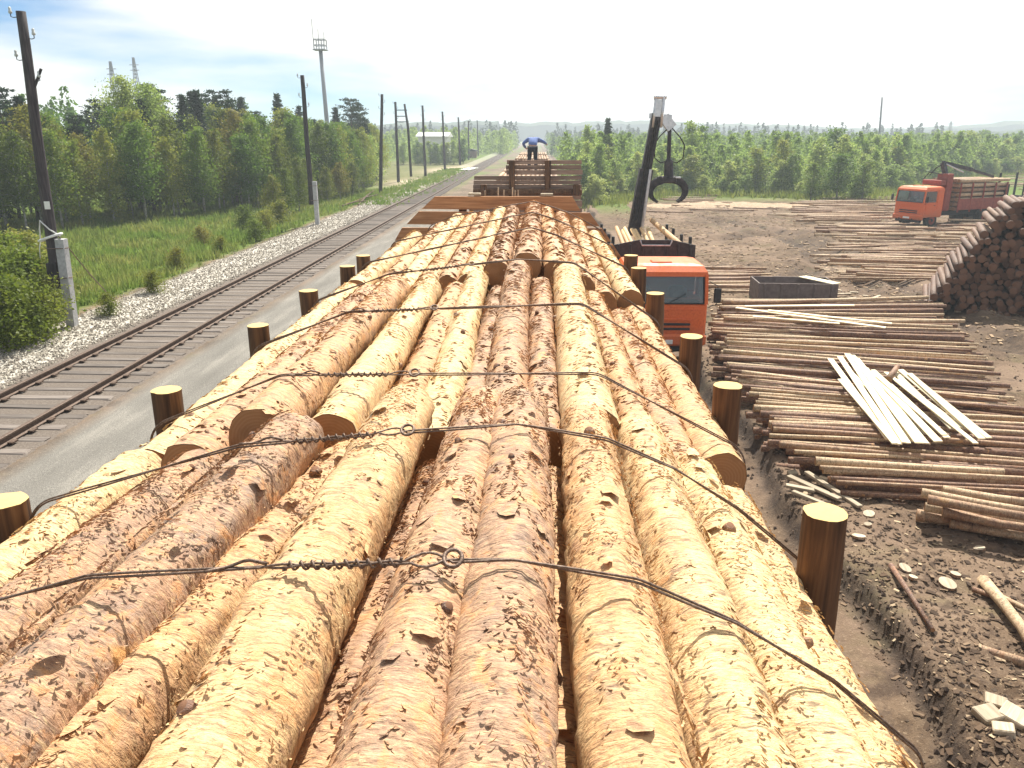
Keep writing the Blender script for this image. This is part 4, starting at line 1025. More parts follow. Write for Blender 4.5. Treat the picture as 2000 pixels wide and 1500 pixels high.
# pale boards thrown on the bed of poles
BZ = -.33
boards = [(1622, 702, 1737, 857, .14), (1640, 697, 1755, 868, .13), (1655, 692, 1770, 866, .15), (1672, 700, 1796, 866, .16), (1664, 693, 1812, 848, .14), (1692, 722, 1808, 866, .13), (1700, 726, 1833, 862, .15),
          (1715, 735, 1822, 828, .12), (1690, 718, 1782, 862, .14), (1745, 724, 1862, 838, .13), (1758, 722, 1895, 838, .14), (1776, 730, 1918, 858, .12), (1790, 742, 1932, 856, .11), (1750, 740, 1880, 836, .12), (1640, 740, 1748, 866, .1), (1705, 722, 1845, 850, .1), (1728, 742, 1850, 856, .12), (1655, 720, 1790, 850, .09), (1730, 728, 1906, 866, .1)]
for i, (x0, y0, x1, y1, w) in enumerate(boards):
    z = BZ + .035 * (i % 4)
    a, c = W(x0, y0, z + .06), W(x1, y1, z); L = (c - a).length
    b = MB(); b.bbox((0, 0, 0), (w, L, .026), .004)
    bx = rnd.uniform(-.02, .02); b.v = [(p[0] + bx * math.cos(p[1] / L * 3), p[1], p[2] + .01 * math.sin(p[1] * 2 + i)) for p in b.v]
    o = b.build('plank', M['plank']); orient(o, a, c, rnd.uniform(-.12, .12))
    tag(o, '%s pale sawn plank from the left in the heap thrown across the bed of poles' % (ORD + ['fifteenth', 'sixteenth', 'seventeenth', 'eighteenth', 'nineteenth'])[i], 'plank', 'pale planks heaped on the poles')
for i, (x0, y0, x1, y1, w) in enumerate([(1438, 601, 1730, 640, .16), (1455, 598, 1668, 596, .14), (1500, 606, 1742, 632, .12), (1470, 618, 1640, 632, .1)]):
    z = YARD + .86 + .02 * i; a, c = W(x0, y0, z), W(x1, y1, z); b = MB(); b.bbox((0, 0, 0), (w, (c - a).length, .03), .004)
    o = b.build('plank', M['plank']); orient(o, a, c)
    tag(o, '%s pale plank lying lengthwise on the far edge of the bed of poles' % ORD[i], 'plank', 'pale planks on the far edge of the poles')
o = pole(W(1735, 742, -.2), W(1752, 716, -.1), .07, .2, 'short brown log sticking up beside the pale planks')
# planks and offcuts near the strip
for i, (x0, y0, x1, y1) in enumerate([(1540, 930, 1640, 975), (1575, 922, 1680, 990), (1600, 932, 1660, 950), (1548, 960, 1610, 985), (1535, 948, 1590, 958)]):
    a, c = G(x0, y0, .10 + .02 * i), G(x1, y1, .06); b = MB(); b.bbox((0, 0, 0), (.11, (c - a).length, .05), .006); o = b.build('offcut_plank', M['plank_d']); orient(o, a, c, rnd.uniform(-.2, .2))
    tag(o, '%s rough offcut in the small heap at the near left corner of the pole bed' % ORD[i], 'plank', 'rough offcuts by the strip')
for i, (x, y, w) in enumerate([(1548, 925, .17), (1945, 1372, .22), (1930, 1395, .26), (1985, 1400, .3), (1960, 1425, .2)]):
    p = G(x, y, .05); b = MB(); b.bbox((0, 0, 0), (w, w * .8, .09), .012); o = b.build('wood_block', M['plank_d']); o.location = p; o.rotation_euler = (rnd.uniform(-.2, .2), rnd.uniform(-.2, .2), rnd.uniform(0, 3))
    tag(o, ['small pale wood block beside the rough offcuts'][0] if i == 0 else '%s wood block of the handful in the mud at the bottom right corner' % ORD[i - 1], 'wood block')
discs = [(1749, 971, .10), (1697, 1004, .09), (1677, 1048, .10), (1695, 1025, .06), (1913, 1072, .08), (1850, 1140, .12), (1767, 1110, .09), (1866, 1122, .07), (1783, 1128, .06)]
for i, (x, y, r) in enumerate(discs):
    p = G(x, y, .02); b = MB(); b.tube([(0, 0, -.02), (0, 0, .02)], r, 16, True, 0, 1); o = b.build('log_slice', [M['bark_dark'], M['plank_d']], None); o.location = p; o['peel'] = .5
    o.rotation_euler = (rnd.uniform(-.25, .25), rnd.uniform(-.25, .25), 0)
    tag(o, '%s sawn log slice, counting down from the pole bed, lying on the muddy ground' % ORD[i], 'log slice', 'log slices on the mud')
# steel box
bp = W(1545, 590, YARD)
bx_ = empty('steel_box', (bp.x, bp.y, YARD - .02), R(-3)); tag(bx_, 'low grey-brown steel box with a plank on its rim, behind the bed of poles', 'box')
Lb, Wb, Hb = 2.85, 1.5, .86
for sy in (-1, 1): MB().bbox((0, sy * Wb / 2, Hb / 2), (Lb, .05, Hb), .008).build('long_side', M['box'], bx_)
for sx in (-1, 1): MB().bbox((sx * (Lb / 2 - .03), 0, Hb / 2), (.05, Wb - .055, Hb - .006), .008).build('end_side', M['box'], bx_)
MB().bbox((0, 0, .06), (Lb - .14, Wb - .06, .05), .008).build('floor', M['box'], bx_)
for k in range(5): MB().bbox((-1.2 + .6 * k, -Wb / 2 - .045, Hb / 2), (.07, .04, Hb - .05), .006).build('rib', M['box'], bx_)
a, c = Vector(bp) + Vector((.55, .7, Hb + .0)), Vector(bp) + Vector((1.35, -.75, Hb - .02))
b = MB(); b.bbox((0, 0, 0), (.42, (c - a).length, .03), .004); o = b.build('plank', M['plank']); orient(o, a, c); tag(o, 'wide pale plank lying across the right end of the steel box', 'plank')
# pale scraps right of the box
for i, (x, y) in enumerate([(1648, 574), (1668, 571), (1690, 578), (1712, 580), (1660, 583), (1632, 566)]):
    p = G(x, y, .08); b = MB(); b.bbox((0, 0, 0), (rnd.uniform(.25, .6), .12, .05), .01); o = b.build('scrap_board', M['plank_d']); o.location = p; o.rotation_euler = (.1, rnd.uniform(-.2, .2), rnd.uniform(-.6, .6))
    tag(o, '%s pale scrap from the left on the ground right of the steel box' % ORD[i], 'scrap', 'pale scraps by the steel box')

# the big dark pile, sawn ends towards the camera
PA = W(1868, 612, YARD); PY = PA.y; PR_ = Matrix.Translation((PA.x, PY, 0)) @ Matrix.Rotation(R(-24), 4, 'Z') @ Matrix.Translation((-PA.x, -PY, 0))
pm = [log_mesh(4.2, .115 * s, .10 * s, 12, 1.1, .006, 70 + k, .012, [M['bark_shaded'], M['cut_dark']]) for k, s in enumerate((.8, .95, 1.05, 1.2))]
def pile_top(x):     # height of the pile above the yard at x
    x0 = WY(1832, 560, PY).x; x1 = WY(1965, 400, PY + .8).x
    return 4.0 * sst(x0 - .8, x1 + .3, x) ** .9
row = 0; z = YARD + .12; cnt = 0; pc = MB(); xe = WY(2000, 500, PY).x
while z < YARD + 4.1:
    x = PA.x - 1.4 + (.11 if row % 2 else 0)
    while x < PA.x + 7.5:
        if z - YARD < pile_top(x) + rnd.uniform(-.28, .22):
            yo = PY + .55 * (z - YARD) * .35 + rnd.uniform(-.45, .35)
            if x < xe + .25 and cnt < 300:
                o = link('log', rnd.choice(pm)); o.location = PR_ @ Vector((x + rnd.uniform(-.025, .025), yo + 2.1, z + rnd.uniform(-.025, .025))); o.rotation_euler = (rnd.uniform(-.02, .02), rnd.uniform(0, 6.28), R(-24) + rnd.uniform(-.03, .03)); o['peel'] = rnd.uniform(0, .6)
                hgt = 'lower' if z < YARD + 1.3 else 'middle' if z < YARD + 2.6 else 'upper'
                tag(o, 'log end in the %s part of the tall dark pile at the right edge' % hgt, 'log', 'logs in the %s part of the dark pile' % hgt); cnt += 1
            else:
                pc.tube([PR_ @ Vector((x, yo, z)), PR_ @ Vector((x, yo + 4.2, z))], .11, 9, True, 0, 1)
        x += .225
    z += .2; row += 1
o = pc.build('log_pile', [M['bark_shaded'], M['cut_dark']], None, True); o['peel'] = .3; tag(o, 'rest of the tall dark log pile beyond the right picture edge', 'logs', kind='stuff')

# chips and clods on the yard
def chips(n, seed):
    q = random.Random(seed); b = MB()
    while n:
        near = q.random() < .55; y = 2.5 + (11 * q.random() if near else 36 * q.random() ** 1.2); x = q.uniform(4.3, 5.2 + y * .6) if near else q.uniform(4.3, 7 + y * .66)
        if 5.2 < x < 12.5 and 13.5 < y < 25 and q.random() < .8: n -= 1; continue
        if q.random() < rut_depth(x, y)[1] * .6: n -= 1; continue
        z = ground_z(x, y) + .008; l = .012 + .11 * q.random() ** 3; w = l * q.uniform(.18, .7); a = q.uniform(0, 6.28)
        rot = Matrix.Rotation(a, 3, 'Z') @ Matrix.Rotation(q.uniform(-.25, .25), 3, 'X') @ Matrix.Rotation(q.uniform(-.25, .25), 3, 'Y')
        b.box((x, y, z), (l, w, q.uniform(.003, .011)), rot); n -= 1
    return b
m = Mat('chip', .9, spec=.2); gN = m.n.new('ShaderNodeNewGeometry')
m.color(m.ramp(gN.outputs['Random Per Island'], [(0, (.045, .03, .022)), (.6, (.11, .072, .048)), (.9, (.21, .145, .095)), (1, (.50, .39, .26))])); M['chip'] = m.m
def litter(n, seed):
    q = random.Random(seed); b = MB()
    for _ in range(n):
        y = 24 + 52 * q.random(); x = q.uniform(6, 8 + y * .5); l, w = q.uniform(.06, .45) * q.random() + .05, q.uniform(.03, .09)
        b.box((x, y, ground_z(x, y) + .012), (l, w, q.uniform(.01, .05)), Matrix.Rotation(q.uniform(0, 6.28), 3, 'Z') @ Matrix.Rotation(q.uniform(-.3, .3), 3, 'X'))
    return b
o = litter(5200, 8).build('yard_litter', M['bark_chip']); tag(o, 'scattered bark slabs and splinters over the far yard', 'wood chips', kind='stuff')
o = chips(24000, 5).build('wood_chips', M['chip']); tag(o, 'bark and wood chips littering the muddy yard', 'wood chips', kind='stuff')
m = Mat('clod', .95, spec=.1); gN = m.n.new('ShaderNodeNewGeometry')
m.color(m.ramp(gN.outputs['Random Per Island'], [(0, (.05, .036, .03)), (.6, (.12, .088, .068)), (1, (.22, .17, .13))])); M['clod'] = m.m
def fxc(r):
    y = 2.5 + 34 * r.random() ** 1.5
    if r.random() < .18: return edge_x(y) + r.gauss(.15, .25), y
    return r.uniform(4.4, 6 + y * .62), y
o = stones('mud_clods', 5000, fxc, (.015, .055), M['clod'], 'dark clods of mud and bark on the yard', 6); o['category'] = 'mud'

# ------------------------------------------------------------------ line poles, masts and far buildings
def line_pole(base, top, r, label, stub=True, detail=0, group='line poles along the left track', pair=False):
    H = (top - base).length; root = empty('utility_pole', base); tag(root, label, 'utility pole', group)
    ax = (top - base); lo = .14 if stub else 0
    N = 10; b = MB(); b.tube([ax * (lo + (1 - lo) * k / (N - 1)) + Vector((.012 * math.sin(k), 0, 0)) for k in range(N)], [r * (1.12 - .3 * k / (N - 1)) for k in range(N)], 14); b.build('shaft', M['polewood'], root, True)
    if stub:
        off = Vector((r * 1.9, .0, 0)); b = MB(); b.beam(Vector((0, 0, -.3)) + off, ax * .30 + off, r * 1.7, r * 1.6, (0, 1, 0)); b.build('concrete_stub', M['concrete'], root)
        for t in (.17, .27):
            b = MB(); c = ax * t + off * .5; b.tube([c + Vector((2.1 * r * math.cos(a), 1.15 * r * math.sin(a), 0)) for a in [6.2832 * k / 16 for k in range(16)]], .014, 6, closed=True); b.build('band', M['wire'], root)
    for i in range(4):
        s = 1 if i % 2 else -1; z = ax * (.985 - .062 * i)
        h = MB(); h.tube([z, z + Vector((s * (r + .06), 0, -.02)), z + Vector((s * (r + .12), 0, .0)), z + Vector((s * (r + .12), 0, .11))], .011, 6); ho = h.build('hook', M['black'], root)
        t = MB(); c = z + Vector((s * (r + .12), 0, .07)); t.tube([c, c + Vector((0, 0, .05)), c + Vector((0, 0, .06)), c + Vector((0, 0, .13)), c + Vector((0, 0, .15))], [.04, .045, .03, .035, .015], 10); t.build('insulator', M['insul'], ho, True)
    return root
def pole_px(bx, by, tx_, ty_, r, label, **kw):
    base = W(bx, by, 0); base.z = ground_z(base.x, base.y); p = WY(tx_, ty_, base.y); return line_pole(base, p, r, label, **kw), base
pr, pb = pole_px(124, 640, 40, 22, .135, 'nearest dark line pole on a pale concrete stub beside the ballast')
ax = (WY(40, 22, pb.y) - pb)
# white cloth ties, plate, guy wire of the near pole
b = MB(); c = ax * .305; b.tube([c + Vector((.30 * math.cos(a) - .02, .20 * math.sin(a), .10 * math.cos(a))) for a in [6.2832 * k / 18 for k in range(18)]], .032, 8, closed=True); b.build('cloth_tie', M['white'], pr, True)
b = MB(); b.tube([c + Vector((-.26, -.05, -.03)), c + Vector((-.20, -.12, .22)), c + Vector((-.12, -.17, .45)), c + Vector((.1, -.17, .22)), c + Vector((.28, -.05, .04))], .018, 6); b.tube([c + Vector((-.27, -.05, -.05)), c + Vector((-.33, -.06, -.3)), c + Vector((-.36, -.05, -.55))], .012, 6); b.build('cloth_end', M['white'], pr, True)
b = MB(); b.bbox(ax * .412 + Vector((.10, -.15, 0)), (.15, .012, .20), .004); b.build('number_plate', M['white'], pr)
b = MB(); b.beam(ax * .13 + Vector((-.02, -.02, 0)), ax * .22 + Vector((-.02, -.02, 0)), .27, .26, (0, 1, 0)); b.build('dark_wrap', M['polewood'], pr)
g0 = c + Vector((.2, 0, .05)); ge = G(228, 592, 0.02) - pb; ge = W(228, 592, 0) - pb
b = MB(); b.tube([g0, (g0 + ge) / 2 + Vector((0, 0, -.08)), ge], .016, 6); b.build('guy_wire', M['wire'], pr)
b = MB(); z = ax * .78; b.beam(z + Vector((.1, 0, 0)), z + Vector((.34, 0, .42)), .05, .05); b.build('brace', M['polewood'], pr)
PL = [(612, 440, 590, 147, .135, 'second line pole, before the yellow-green birches', 1), (743, 377, 746, 184, .15, 'third line pole, dark and bare, at the end of the tall trees', 0), (778, 352, 772, 199, .16, 'fourth line pole, joined to its neighbour by rungs', 0),
      (831, 343, 825, 206, .16, 'fifth line pole, before the white building', 0), (869, 331, 864, 218, .17, 'sixth line pole, on the sandy apron', 0), (899, 322, 895, 229, .17, 'seventh line pole, near the dark shed', 0), (915, 312, 915, 236, .18, 'eighth line pole, thin, right behind the dark shed', 0), (934, 303, 932, 235, .18, 'ninth line pole, farthest and last before the train', 0)]
for bx, by, tx_, ty_, r, lab, st in PL:
    rt, bs = pole_px(bx, by, tx_, ty_, r, lab, stub=bool(st))
    if 'rungs' in lab:
        q = WY(797, 250, bs.y) - bs; q2 = WY(790, 203, bs.y) - bs; foot = WY(803, 345, bs.y) - bs
        b = MB(); b.tube([foot, q, q2], [.15, .14, .12], 10); b.build('second_shaft', M['polewood'], rt, True)
        for yy in (215, 227, 238):
            b = MB(); a_, c_ = WY(772, yy, bs.y) - bs, WY(795, yy, bs.y) - bs; b.beam(a_, c_, .1, .1, (0, 1, 0)); b.build('rung', M['polewood'], rt)
# lighting and aerial mast behind the trees
mb = Vector((WY(640, 230, 120).x, 120, 0)); mt = WY(626, 97, 120)
mast = empty('mast', mb); tag(mast, 'slim steel mast with a railed platform rising above the trees', 'mast')
a = mt - mb; MB().tube([Vector(), a * .5, a], [.36, .30, .26], 14).build('shaft', M['tower'], mast, True)
pw = .72
b = MB()
for zz in (0, .55, 1.3): 
    for p, q in (((-pw, -pw), (pw, -pw)), ((pw, -pw), (pw, pw)), ((pw, pw), (-pw, pw)), ((-pw, pw), (-pw, -pw))): b.beam(a + Vector((*p, zz)), a + Vector((*q, zz)), .11, .11)
for p in ((-pw, -pw), (pw, -pw), (pw, pw), (-pw, pw), (0, -pw), (0, pw)): b.beam(a + Vector((*p, 0)), a + Vector((*p, 1.3)), .11, .11, (0, 1, 0))
b.build('railing', M['tower'], mast); MB().bbox(a + Vector((0, 0, -.05)), (1.8, 1.8, .1), .02).build('platform', M['tower'], mast)
for dx, l in ((-pw, 3.9), (0, 2.6), (pw, 2.2)): MB().tube([a + Vector((dx, -pw, 0)), a + Vector((dx * 1.12, -pw, l))], .04, 6).build('aerial', M['tower'], mast)
# thin far towers
def lattice(px, ytop, ybase, Y, w, label):
    top = WY(px, ytop, Y); base = Vector((top.x, Y, 0)); root = empty('lattice_tower', base); tag(root, label, 'tower'); H = top.z
    b = MB()
    for sx in (-1, 1):
        for sy in (-1, 1): b.beam((sx * w, sy * w, 0), (sx * .12, sy * .12, H), .12, .12)
    b.build('leg_frame', M['tower'], root)
    b = MB(); n = 14
    for k in range(n):
        za, zb = H * k / n, H * (k + 1) / n; wa, wb = w + (.12 - w) * k / n, w + (.12 - w) * (k + 1) / n
        for sy in (-1, 1): b.beam((-wa, sy * wa, za), (wb, sy * wb, zb), .06, .06); b.beam((wa, sy * wa, za), (wb, sy * wb, zb) if 0 else (-wb, sy * wb, zb), .06, .06)
    b.build('bracing', M['tower'], root)
    b = MB(); 
    for zz in (.93, .88): b.bbox((0, 0, H * zz), (w * 1.6, .2, .12), .02)
    b.build('crossarm', M['tower'], root)
lattice(215, 120, 180, 150, 1.1, 'left of two thin lattice towers behind the tall trees')
lattice(260, 112, 170, 170, 1.2, 'right of two thin lattice towers, behind the tallest birch')
lattice(1858, 237, 262, 330, 1.5, 'tiny lattice tower on the right horizon')
# thin post in the scrub
pbz = W(1711, 345, YARD); ptp = WY(1723, 190, pbz.y)
o = empty('utility_pole', (pbz.x, pbz.y, YARD)); tag(o, 'lone thin leaning pole standing in the scrub on the right', 'utility pole')
MB().tube([Vector(), (ptp - Vector((pbz.x, pbz.y, YARD))) * .5, ptp - Vector((pbz.x, pbz.y, YARD))], [.17, .15, .12], 10).build('shaft', M['tower'], o, True)
MB().tube([(0, 0, -.2), (0, 0, 1.2)], .22, 10).build('stub', M['concrete'], o)
# white building
by_ = 166.0; bl = WY(816, 262, by_); bw = WY(872, 262, by_).x - bl.x
wb = empty('building', (bl.x + bw / 2, by_, 0)); tag(wb, 'long white building with a pale roof behind the line poles', 'building')
MB().bbox((0, 4, 2.4), (bw, 8, 4.8), .05).build('wall', M['white'], wb)
rz_ = MB(); rz_.prism([(-.5, 4.75), (8.5, 4.75), (8.4, 4.95), (4, 5.7), (-.4, 4.95)], 0, -bw / 2 - .4, bw / 2 + .4); rz_.build('roof', M['white'], wb)
for k in range(4):
    w_ = MB().bbox((-bw / 2 + bw * (k + .5) / 4, -.03, 2.3), (.8, .08, 1.0), .01).build('window', M['glass'], wb); MB().bbox((-bw / 2 + bw * (k + .5) / 4, -.06, 1.76), (.9, .08, .06), .01).build('sill', M['white'], w_)
# dark shed and cart by the road
sp = W(917, 308, 0)
s_ = empty('shed', (sp.x, sp.y, 0)); tag(s_, 'small dark brown shed at the roadside under the far line poles', 'shed')
MB().bbox((0, 0, .8), (3.4, 2.6, 1.6), .03).build('wall', M['rust'], s_)
r_ = MB(); r_.prism([(-1.9, 1.55), (1.9, 1.55), (1.85, 1.72), (0, 2.2), (-1.85, 1.72)], 1, -1.5, 1.5); r_.build('roof', M['black'], s_)
MB().bbox((-.5, -1.32, .62), (.8, .05, 1.2), .01).build('door', M['black'], s_)
# white slab and plank by the apron
p = W(915, 331, 0)
o = MB().bbox((0, 0, 0), (1.6, 8.0, .14), .03).build('concrete_slab', M['white']); o.location = (p.x, p.y, .08); o.rotation_euler = (0, 0, -.12); tag(o, 'long white slab lying beside the far end of the left track', 'slab')
# scrap handcart-like heap under the fifth pole
p = W(826, 312, 0); o = empty('brush_heap', (p.x, p.y, 0)); tag(o, 'dark tangle of branches beside the fifth line pole', 'brush')
b = MB()
for k in range(40):
    a = rnd.uniform(0, 6.28); e = rnd.uniform(0, 1.1); l = rnd.uniform(.6, 1.6); b.beam((0, 0, .15), (l * math.cos(a) * math.cos(e) * 1.3, l * math.sin(a) * math.cos(e), .15 + l * math.sin(e)), .05, .05)
b.build('branch', M['trunk_d'], o)
# dead branches at the edge of the ballast
for i, (x0, y0, x1, y1) in enumerate([(690, 395, 738, 380), (700, 400, 730, 372), (668, 402, 715, 392)]):
    a, c = W(x0, y0, .1), W(x1, y1, .2); b = MB(); b.tube([a - a, (c - a) * .5 + Vector((0, 0, .1)), c - a], [.06, .05, .03], 7); o = b.build('dead_branch', M['trunk_d']); o.location = a
    tag(o, '%s dead branch on the verge beside the third line pole' % ORD[i], 'branch', 'dead branches by the verge')

# ------------------------------------------------------------------ vegetation
def cards(pos, size, rng, mat, name, aspect=1.0, up=.0, out=None):
    n = len(pos); nrm = rng.normal(size=(n, 3)); nrm[:, 2] += up
    nrm /= np.linalg.norm(nrm, axis=1)[:, None]
    t = rng.normal(size=(n, 3)); 
    if out is not None: t = out + .35 * t
    t -= nrm * (t * nrm).sum(1)[:, None]; t /= np.linalg.norm(t, axis=1)[:, None] + 1e-9
    u = np.cross(nrm, t); s = size[:, None]
    P = np.stack([pos - t * s * aspect, pos + u * s * .5, pos + t * s * aspect, pos - u * s * .5], 1).reshape(-1, 3)
    return P
def quad_mesh(P, mat, name):
    me = bpy.data.meshes.new(name); n = len(P) // 4
    me.vertices.add(4 * n); me.vertices.foreach_set('co', P.astype(np.float32).ravel())
    me.loops.add(4 * n); me.loops.foreach_set('vertex_index', np.arange(4 * n, dtype=np.int32))
    me.polygons.add(n); me.polygons.foreach_set('loop_start', np.arange(0, 4 * n, 4, dtype=np.int32)); me.polygons.foreach_set('loop_total', np.full(n, 4, dtype=np.int32))
    me.materials.append(mat); me.update(calc_edges=True); return me
def broadleaf(seed, H, spread, nl, nleaf, leaf, mat, low=.18, shape=1.0, trunk='trunk', lean=.25):
    rng = np.random.default_rng(seed); b = MB()
    tp_ = [Vector((lean * math.sin(k * .7 + seed) * k / 8, lean * math.cos(k * .9 + seed) * k / 8, H * .97 * k / 8)) for k in range(9)]
    r0 = H * .0105
    b.tube(tp_, [r0 * (1.25 - 1.1 * k / 8) for k in range(9)], 7)
    pos, siz = [], []
    for i in range(nl):
        t = low + (1 - low) * (i + rng.random()) / nl; k = min(7, int(t * 8)); base = tp_[k].lerp(tp_[k + 1], t * 8 - k)
        prof_ = (max(.12, math.sin(min(1, (1.06 - t) / (1 - low) * .9 + .06) * math.pi * .62))) ** shape
        L = spread * prof_ * rng.uniform(.65, 1.2); az = i * 2.4 + rng.uniform(-.6, .6); el = rng.uniform(.35, .95)
        d = Vector((math.cos(az) * math.cos(el), math.sin(az) * math.cos(el), math.sin(el)))
        e1 = base + d * L * .6; e2 = e1 + Vector((d.x, d.y, d.z * .1 - .1)) * L * .5
        b.tube([base, e1, e2], [r0 * .42 * (1.1 - t), r0 * .22, r0 * .06], 4, False)
        m_ = int(nleaf / nl * (.5 + prof_))
        w = rng.random(m_) ** .7; P = np.array(base)[None] * (1 - w[:, None]) + np.array(e2)[None] * w[:, None]
        P[:, 2] += .16 * L * np.sin(w * 3.1)
        sg = L * .20 + .07
        P += rng.normal(size=P.shape) * sg * np.array([1, 1, .8]); P[:, 2] -= np.abs(rng.normal(size=m_)) * .12
        pos.append(P); siz.append(rng.uniform(.6, 1.25, m_) * leaf)
    pos = np.concatenate(pos); siz = np.concatenate(siz)
    return b.mesh(M[trunk], True, 'trunk'), quad_mesh(cards(pos, siz, rng, None, '', .75, .4), M[mat], 'crown')
def conifer(seed, H, w, bare, mat='needle', dens=1.0, pine=False):
    rng = np.random.default_rng(seed); b = MB(); r0 = H * .013
    b.tube([(0, 0, H * k / 6) for k in range(7)], [r0 * (1.2 - 1.12 * k / 6) for k in range(7)], 7)
    pos, siz, out = [], [], []; z = bare * H
    while z < H * .985:
        t = (z / H - bare) / (1 - bare)
        L = w * ((1 - t) ** .75 if not pine else max(.18, math.sin((.18 + .82 * (1 - t)) * 2.6))) * rng.uniform(.75, 1.15) + .08
        nb = 6 if not pine else 4
        for k in range(nb):
            if rng.random() < .12: continue
            az = rng.uniform(0, 6.28); l = L * rng.uniform(.6, 1.1); dr = -.22 if not pine else .35
            d = np.array([math.cos(az), math.sin(az), dr * (1 - .8 * t)])
            b.tube([(0, 0, z), tuple(np.array([0, 0, z]) + d * l)], [r0 * .22, r0 * .04], 4, False)
            m_ = int((26 if not pine else 40) * dens * (.4 + l))
            ww = rng.random(m_) ** (.75 if not pine else .45); P = np.array([0, 0, z])[None] + d[None] * (ww * l)[:, None]
            side = rng.normal(size=(m_, 3)) * (.10 + .10 * l) * np.array([1, 1, .45]); P += side
            pos.append(P); siz.append(rng.uniform(.07, .15, m_)); out.append(np.repeat(d[None], m_, 0) + side * 3)
        z += H * (.021 if not pine else .04) * rng.uniform(.6, 1.4)
    pos = np.concatenate(pos); siz = np.concatenate(siz); out = np.concatenate(out)
    return b.mesh(M['trunk_d'], True, 'trunk'), quad_mesh(cards(pos, siz, rng, None, '', 1.3, .3, out), M[mat], 'crown')
PR = {'birch': [broadleaf(1, 8, 1.75, 30, 4600, .125, 'leaf'), broadleaf(2, 8, 1.5, 30, 4200, .12, 'leaf', .12), broadleaf(3, 8, 2.0, 34, 5000, .13, 'leaf', .22)],
      'ybirch': [broadleaf(4, 8, 1.6, 30, 4200, .12, 'leaf_y', .12), broadleaf(5, 8, 1.8, 30, 4200, .125, 'leaf_y', .2)],
      'young': [broadleaf(6, 6, 1.15, 26, 2300, .135, 'leaf_l', .04, .8), broadleaf(7, 6, .95, 24, 1900, .13, 'leaf_l', .05, .9), broadleaf(8, 6, 1.3, 26, 2500, .14, 'leaf_l', .03, .8), broadleaf(9, 6, 1.1, 24, 2100, .13, 'leaf', .05, .8)],
      'spruce': [conifer(10, 9, 1.5, .1), conifer(11, 9, 1.2, .15)],
      'pine': [conifer(12, 10, 1.6, .5, pine=True), conifer(13, 10, 1.4, .55, pine=True)],
      'shrub': [broadleaf(14, 2.4, 1.0, 22, 2200, .085, 'weed', .02, .6, lean=.1), broadleaf(15, 2.2, .9, 20, 2000, .08, 'leaf_y', .02, .6, lean=.1)],
      'big': [broadleaf(16, 11, 2.5, 40, 5200, .13, 'leaf_l', .3, .9)]}
HT_ = {'birch': 8, 'ybirch': 8, 'young': 6, 'spruce': 9, 'pine': 10, 'shrub': 2.3, 'big': 11}
NMK = {'birch': 'birch_tree', 'ybirch': 'birch_tree', 'young': 'sapling', 'spruce': 'spruce_tree', 'pine': 'pine_tree', 'shrub': 'shrub', 'big': 'birch_tree'}
def plant(kind, x, y, H, label, group, wide=1.0):
    tm, cm = rnd.choice(PR[kind]); s = H / HT_[kind]; root = empty(NMK[kind], (x, y, ground_z(x, y) - .03), rnd.uniform(0, 6.28)); root.scale = (s * wide, s * wide, s)
    link('trunk', tm, root); link('crown', cm, root)
    tag(root, label, 'shrub' if kind == 'shrub' else 'tree', group); return root
def along(poly, spacing):
    out = []
    for (x0, y0), (x1, y1) in zip(poly, poly[1:]):
        L = math.hypot(x1 - x0, y1 - y0); n = max(1, int(L / spacing))
        out += [(x0 + (x1 - x0) * k / n, y0 + (y1 - y0) * k / n, (y1 - y0) / L, -(x1 - x0) / L) for k in range(n)]
    return out
# left wood: rows behind its edge
EDGE = [(-44, 36), (-30, 43), (-24, 53), (-19.5, 64), (-17.4, 74), (-17.2, 84)]
cntt = 0
for rowk, (off, sp_, hh) in enumerate(((0, 1.7, 6.4), (2.2, 1.9, 7.0), (4.6, 2.2, 7.4), (7.5, 2.6, 7.8), (11, 3.2, 8.2))):
    for x, y, nx_, ny_ in along(EDGE, sp_):
        # the wood lies to the left of the edge: normal (-|n|)
        sx = -abs(nx_) if nx_ else -1; sy = abs(ny_)
        X = x + sx * (off + rnd.uniform(-.8, .8)); Y = y + sy * (off + rnd.uniform(-.8, .8))
        r_ = rnd.random(); H = hh * rnd.uniform(.76, 1.05)
        if rowk <= 1: kind = 'birch' if r_ < .62 else 'ybirch'
        else: kind = 'birch' if r_ < .4 else 'ybirch' if r_ < .5 else 'spruce' if r_ < .72 else 'pine'
        if kind in ('spruce', 'pine'): H *= 1.08
        nm = {'birch': 'green birch', 'ybirch': 'yellow-green birch', 'spruce': 'dark spruce', 'pine': 'dark pine'}[kind]
        plant(kind, X, Y, H, '%s %s of the left-hand wood' % (nm, 'in the front rows' if rowk <= 1 else 'in the back rows'), 'left wood: %s %s' % (nm, 'front' if rowk <= 1 else 'back')); cntt += 1
for px_, H in ((258, 9.3), (300, 8.8)):
    p = WY(px_, 300, 58); plant('big', p.x, 58, H, 'tall grey-green birch rising above the left wood' if px_ < 280 else 'slightly lower grey-green birch right of the tallest one', None)
for k, (px_, Yd, H) in enumerate(((550, 84, 9.4), (480, 82, 9.0), (405, 78, 9.0), (690, 96, 9.3), (705, 100, 9.0), (660, 92, 8.4), (430, 80, 8.8), (590, 92, 8.6))):
    p = WY(px_, 300, Yd); plant('pine' if k in (2, 3, 4) else 'spruce', p.x, Yd, H, '%s dark conifer standing out above the left wood skyline' % ORD[k], 'dark conifers on the left skyline')
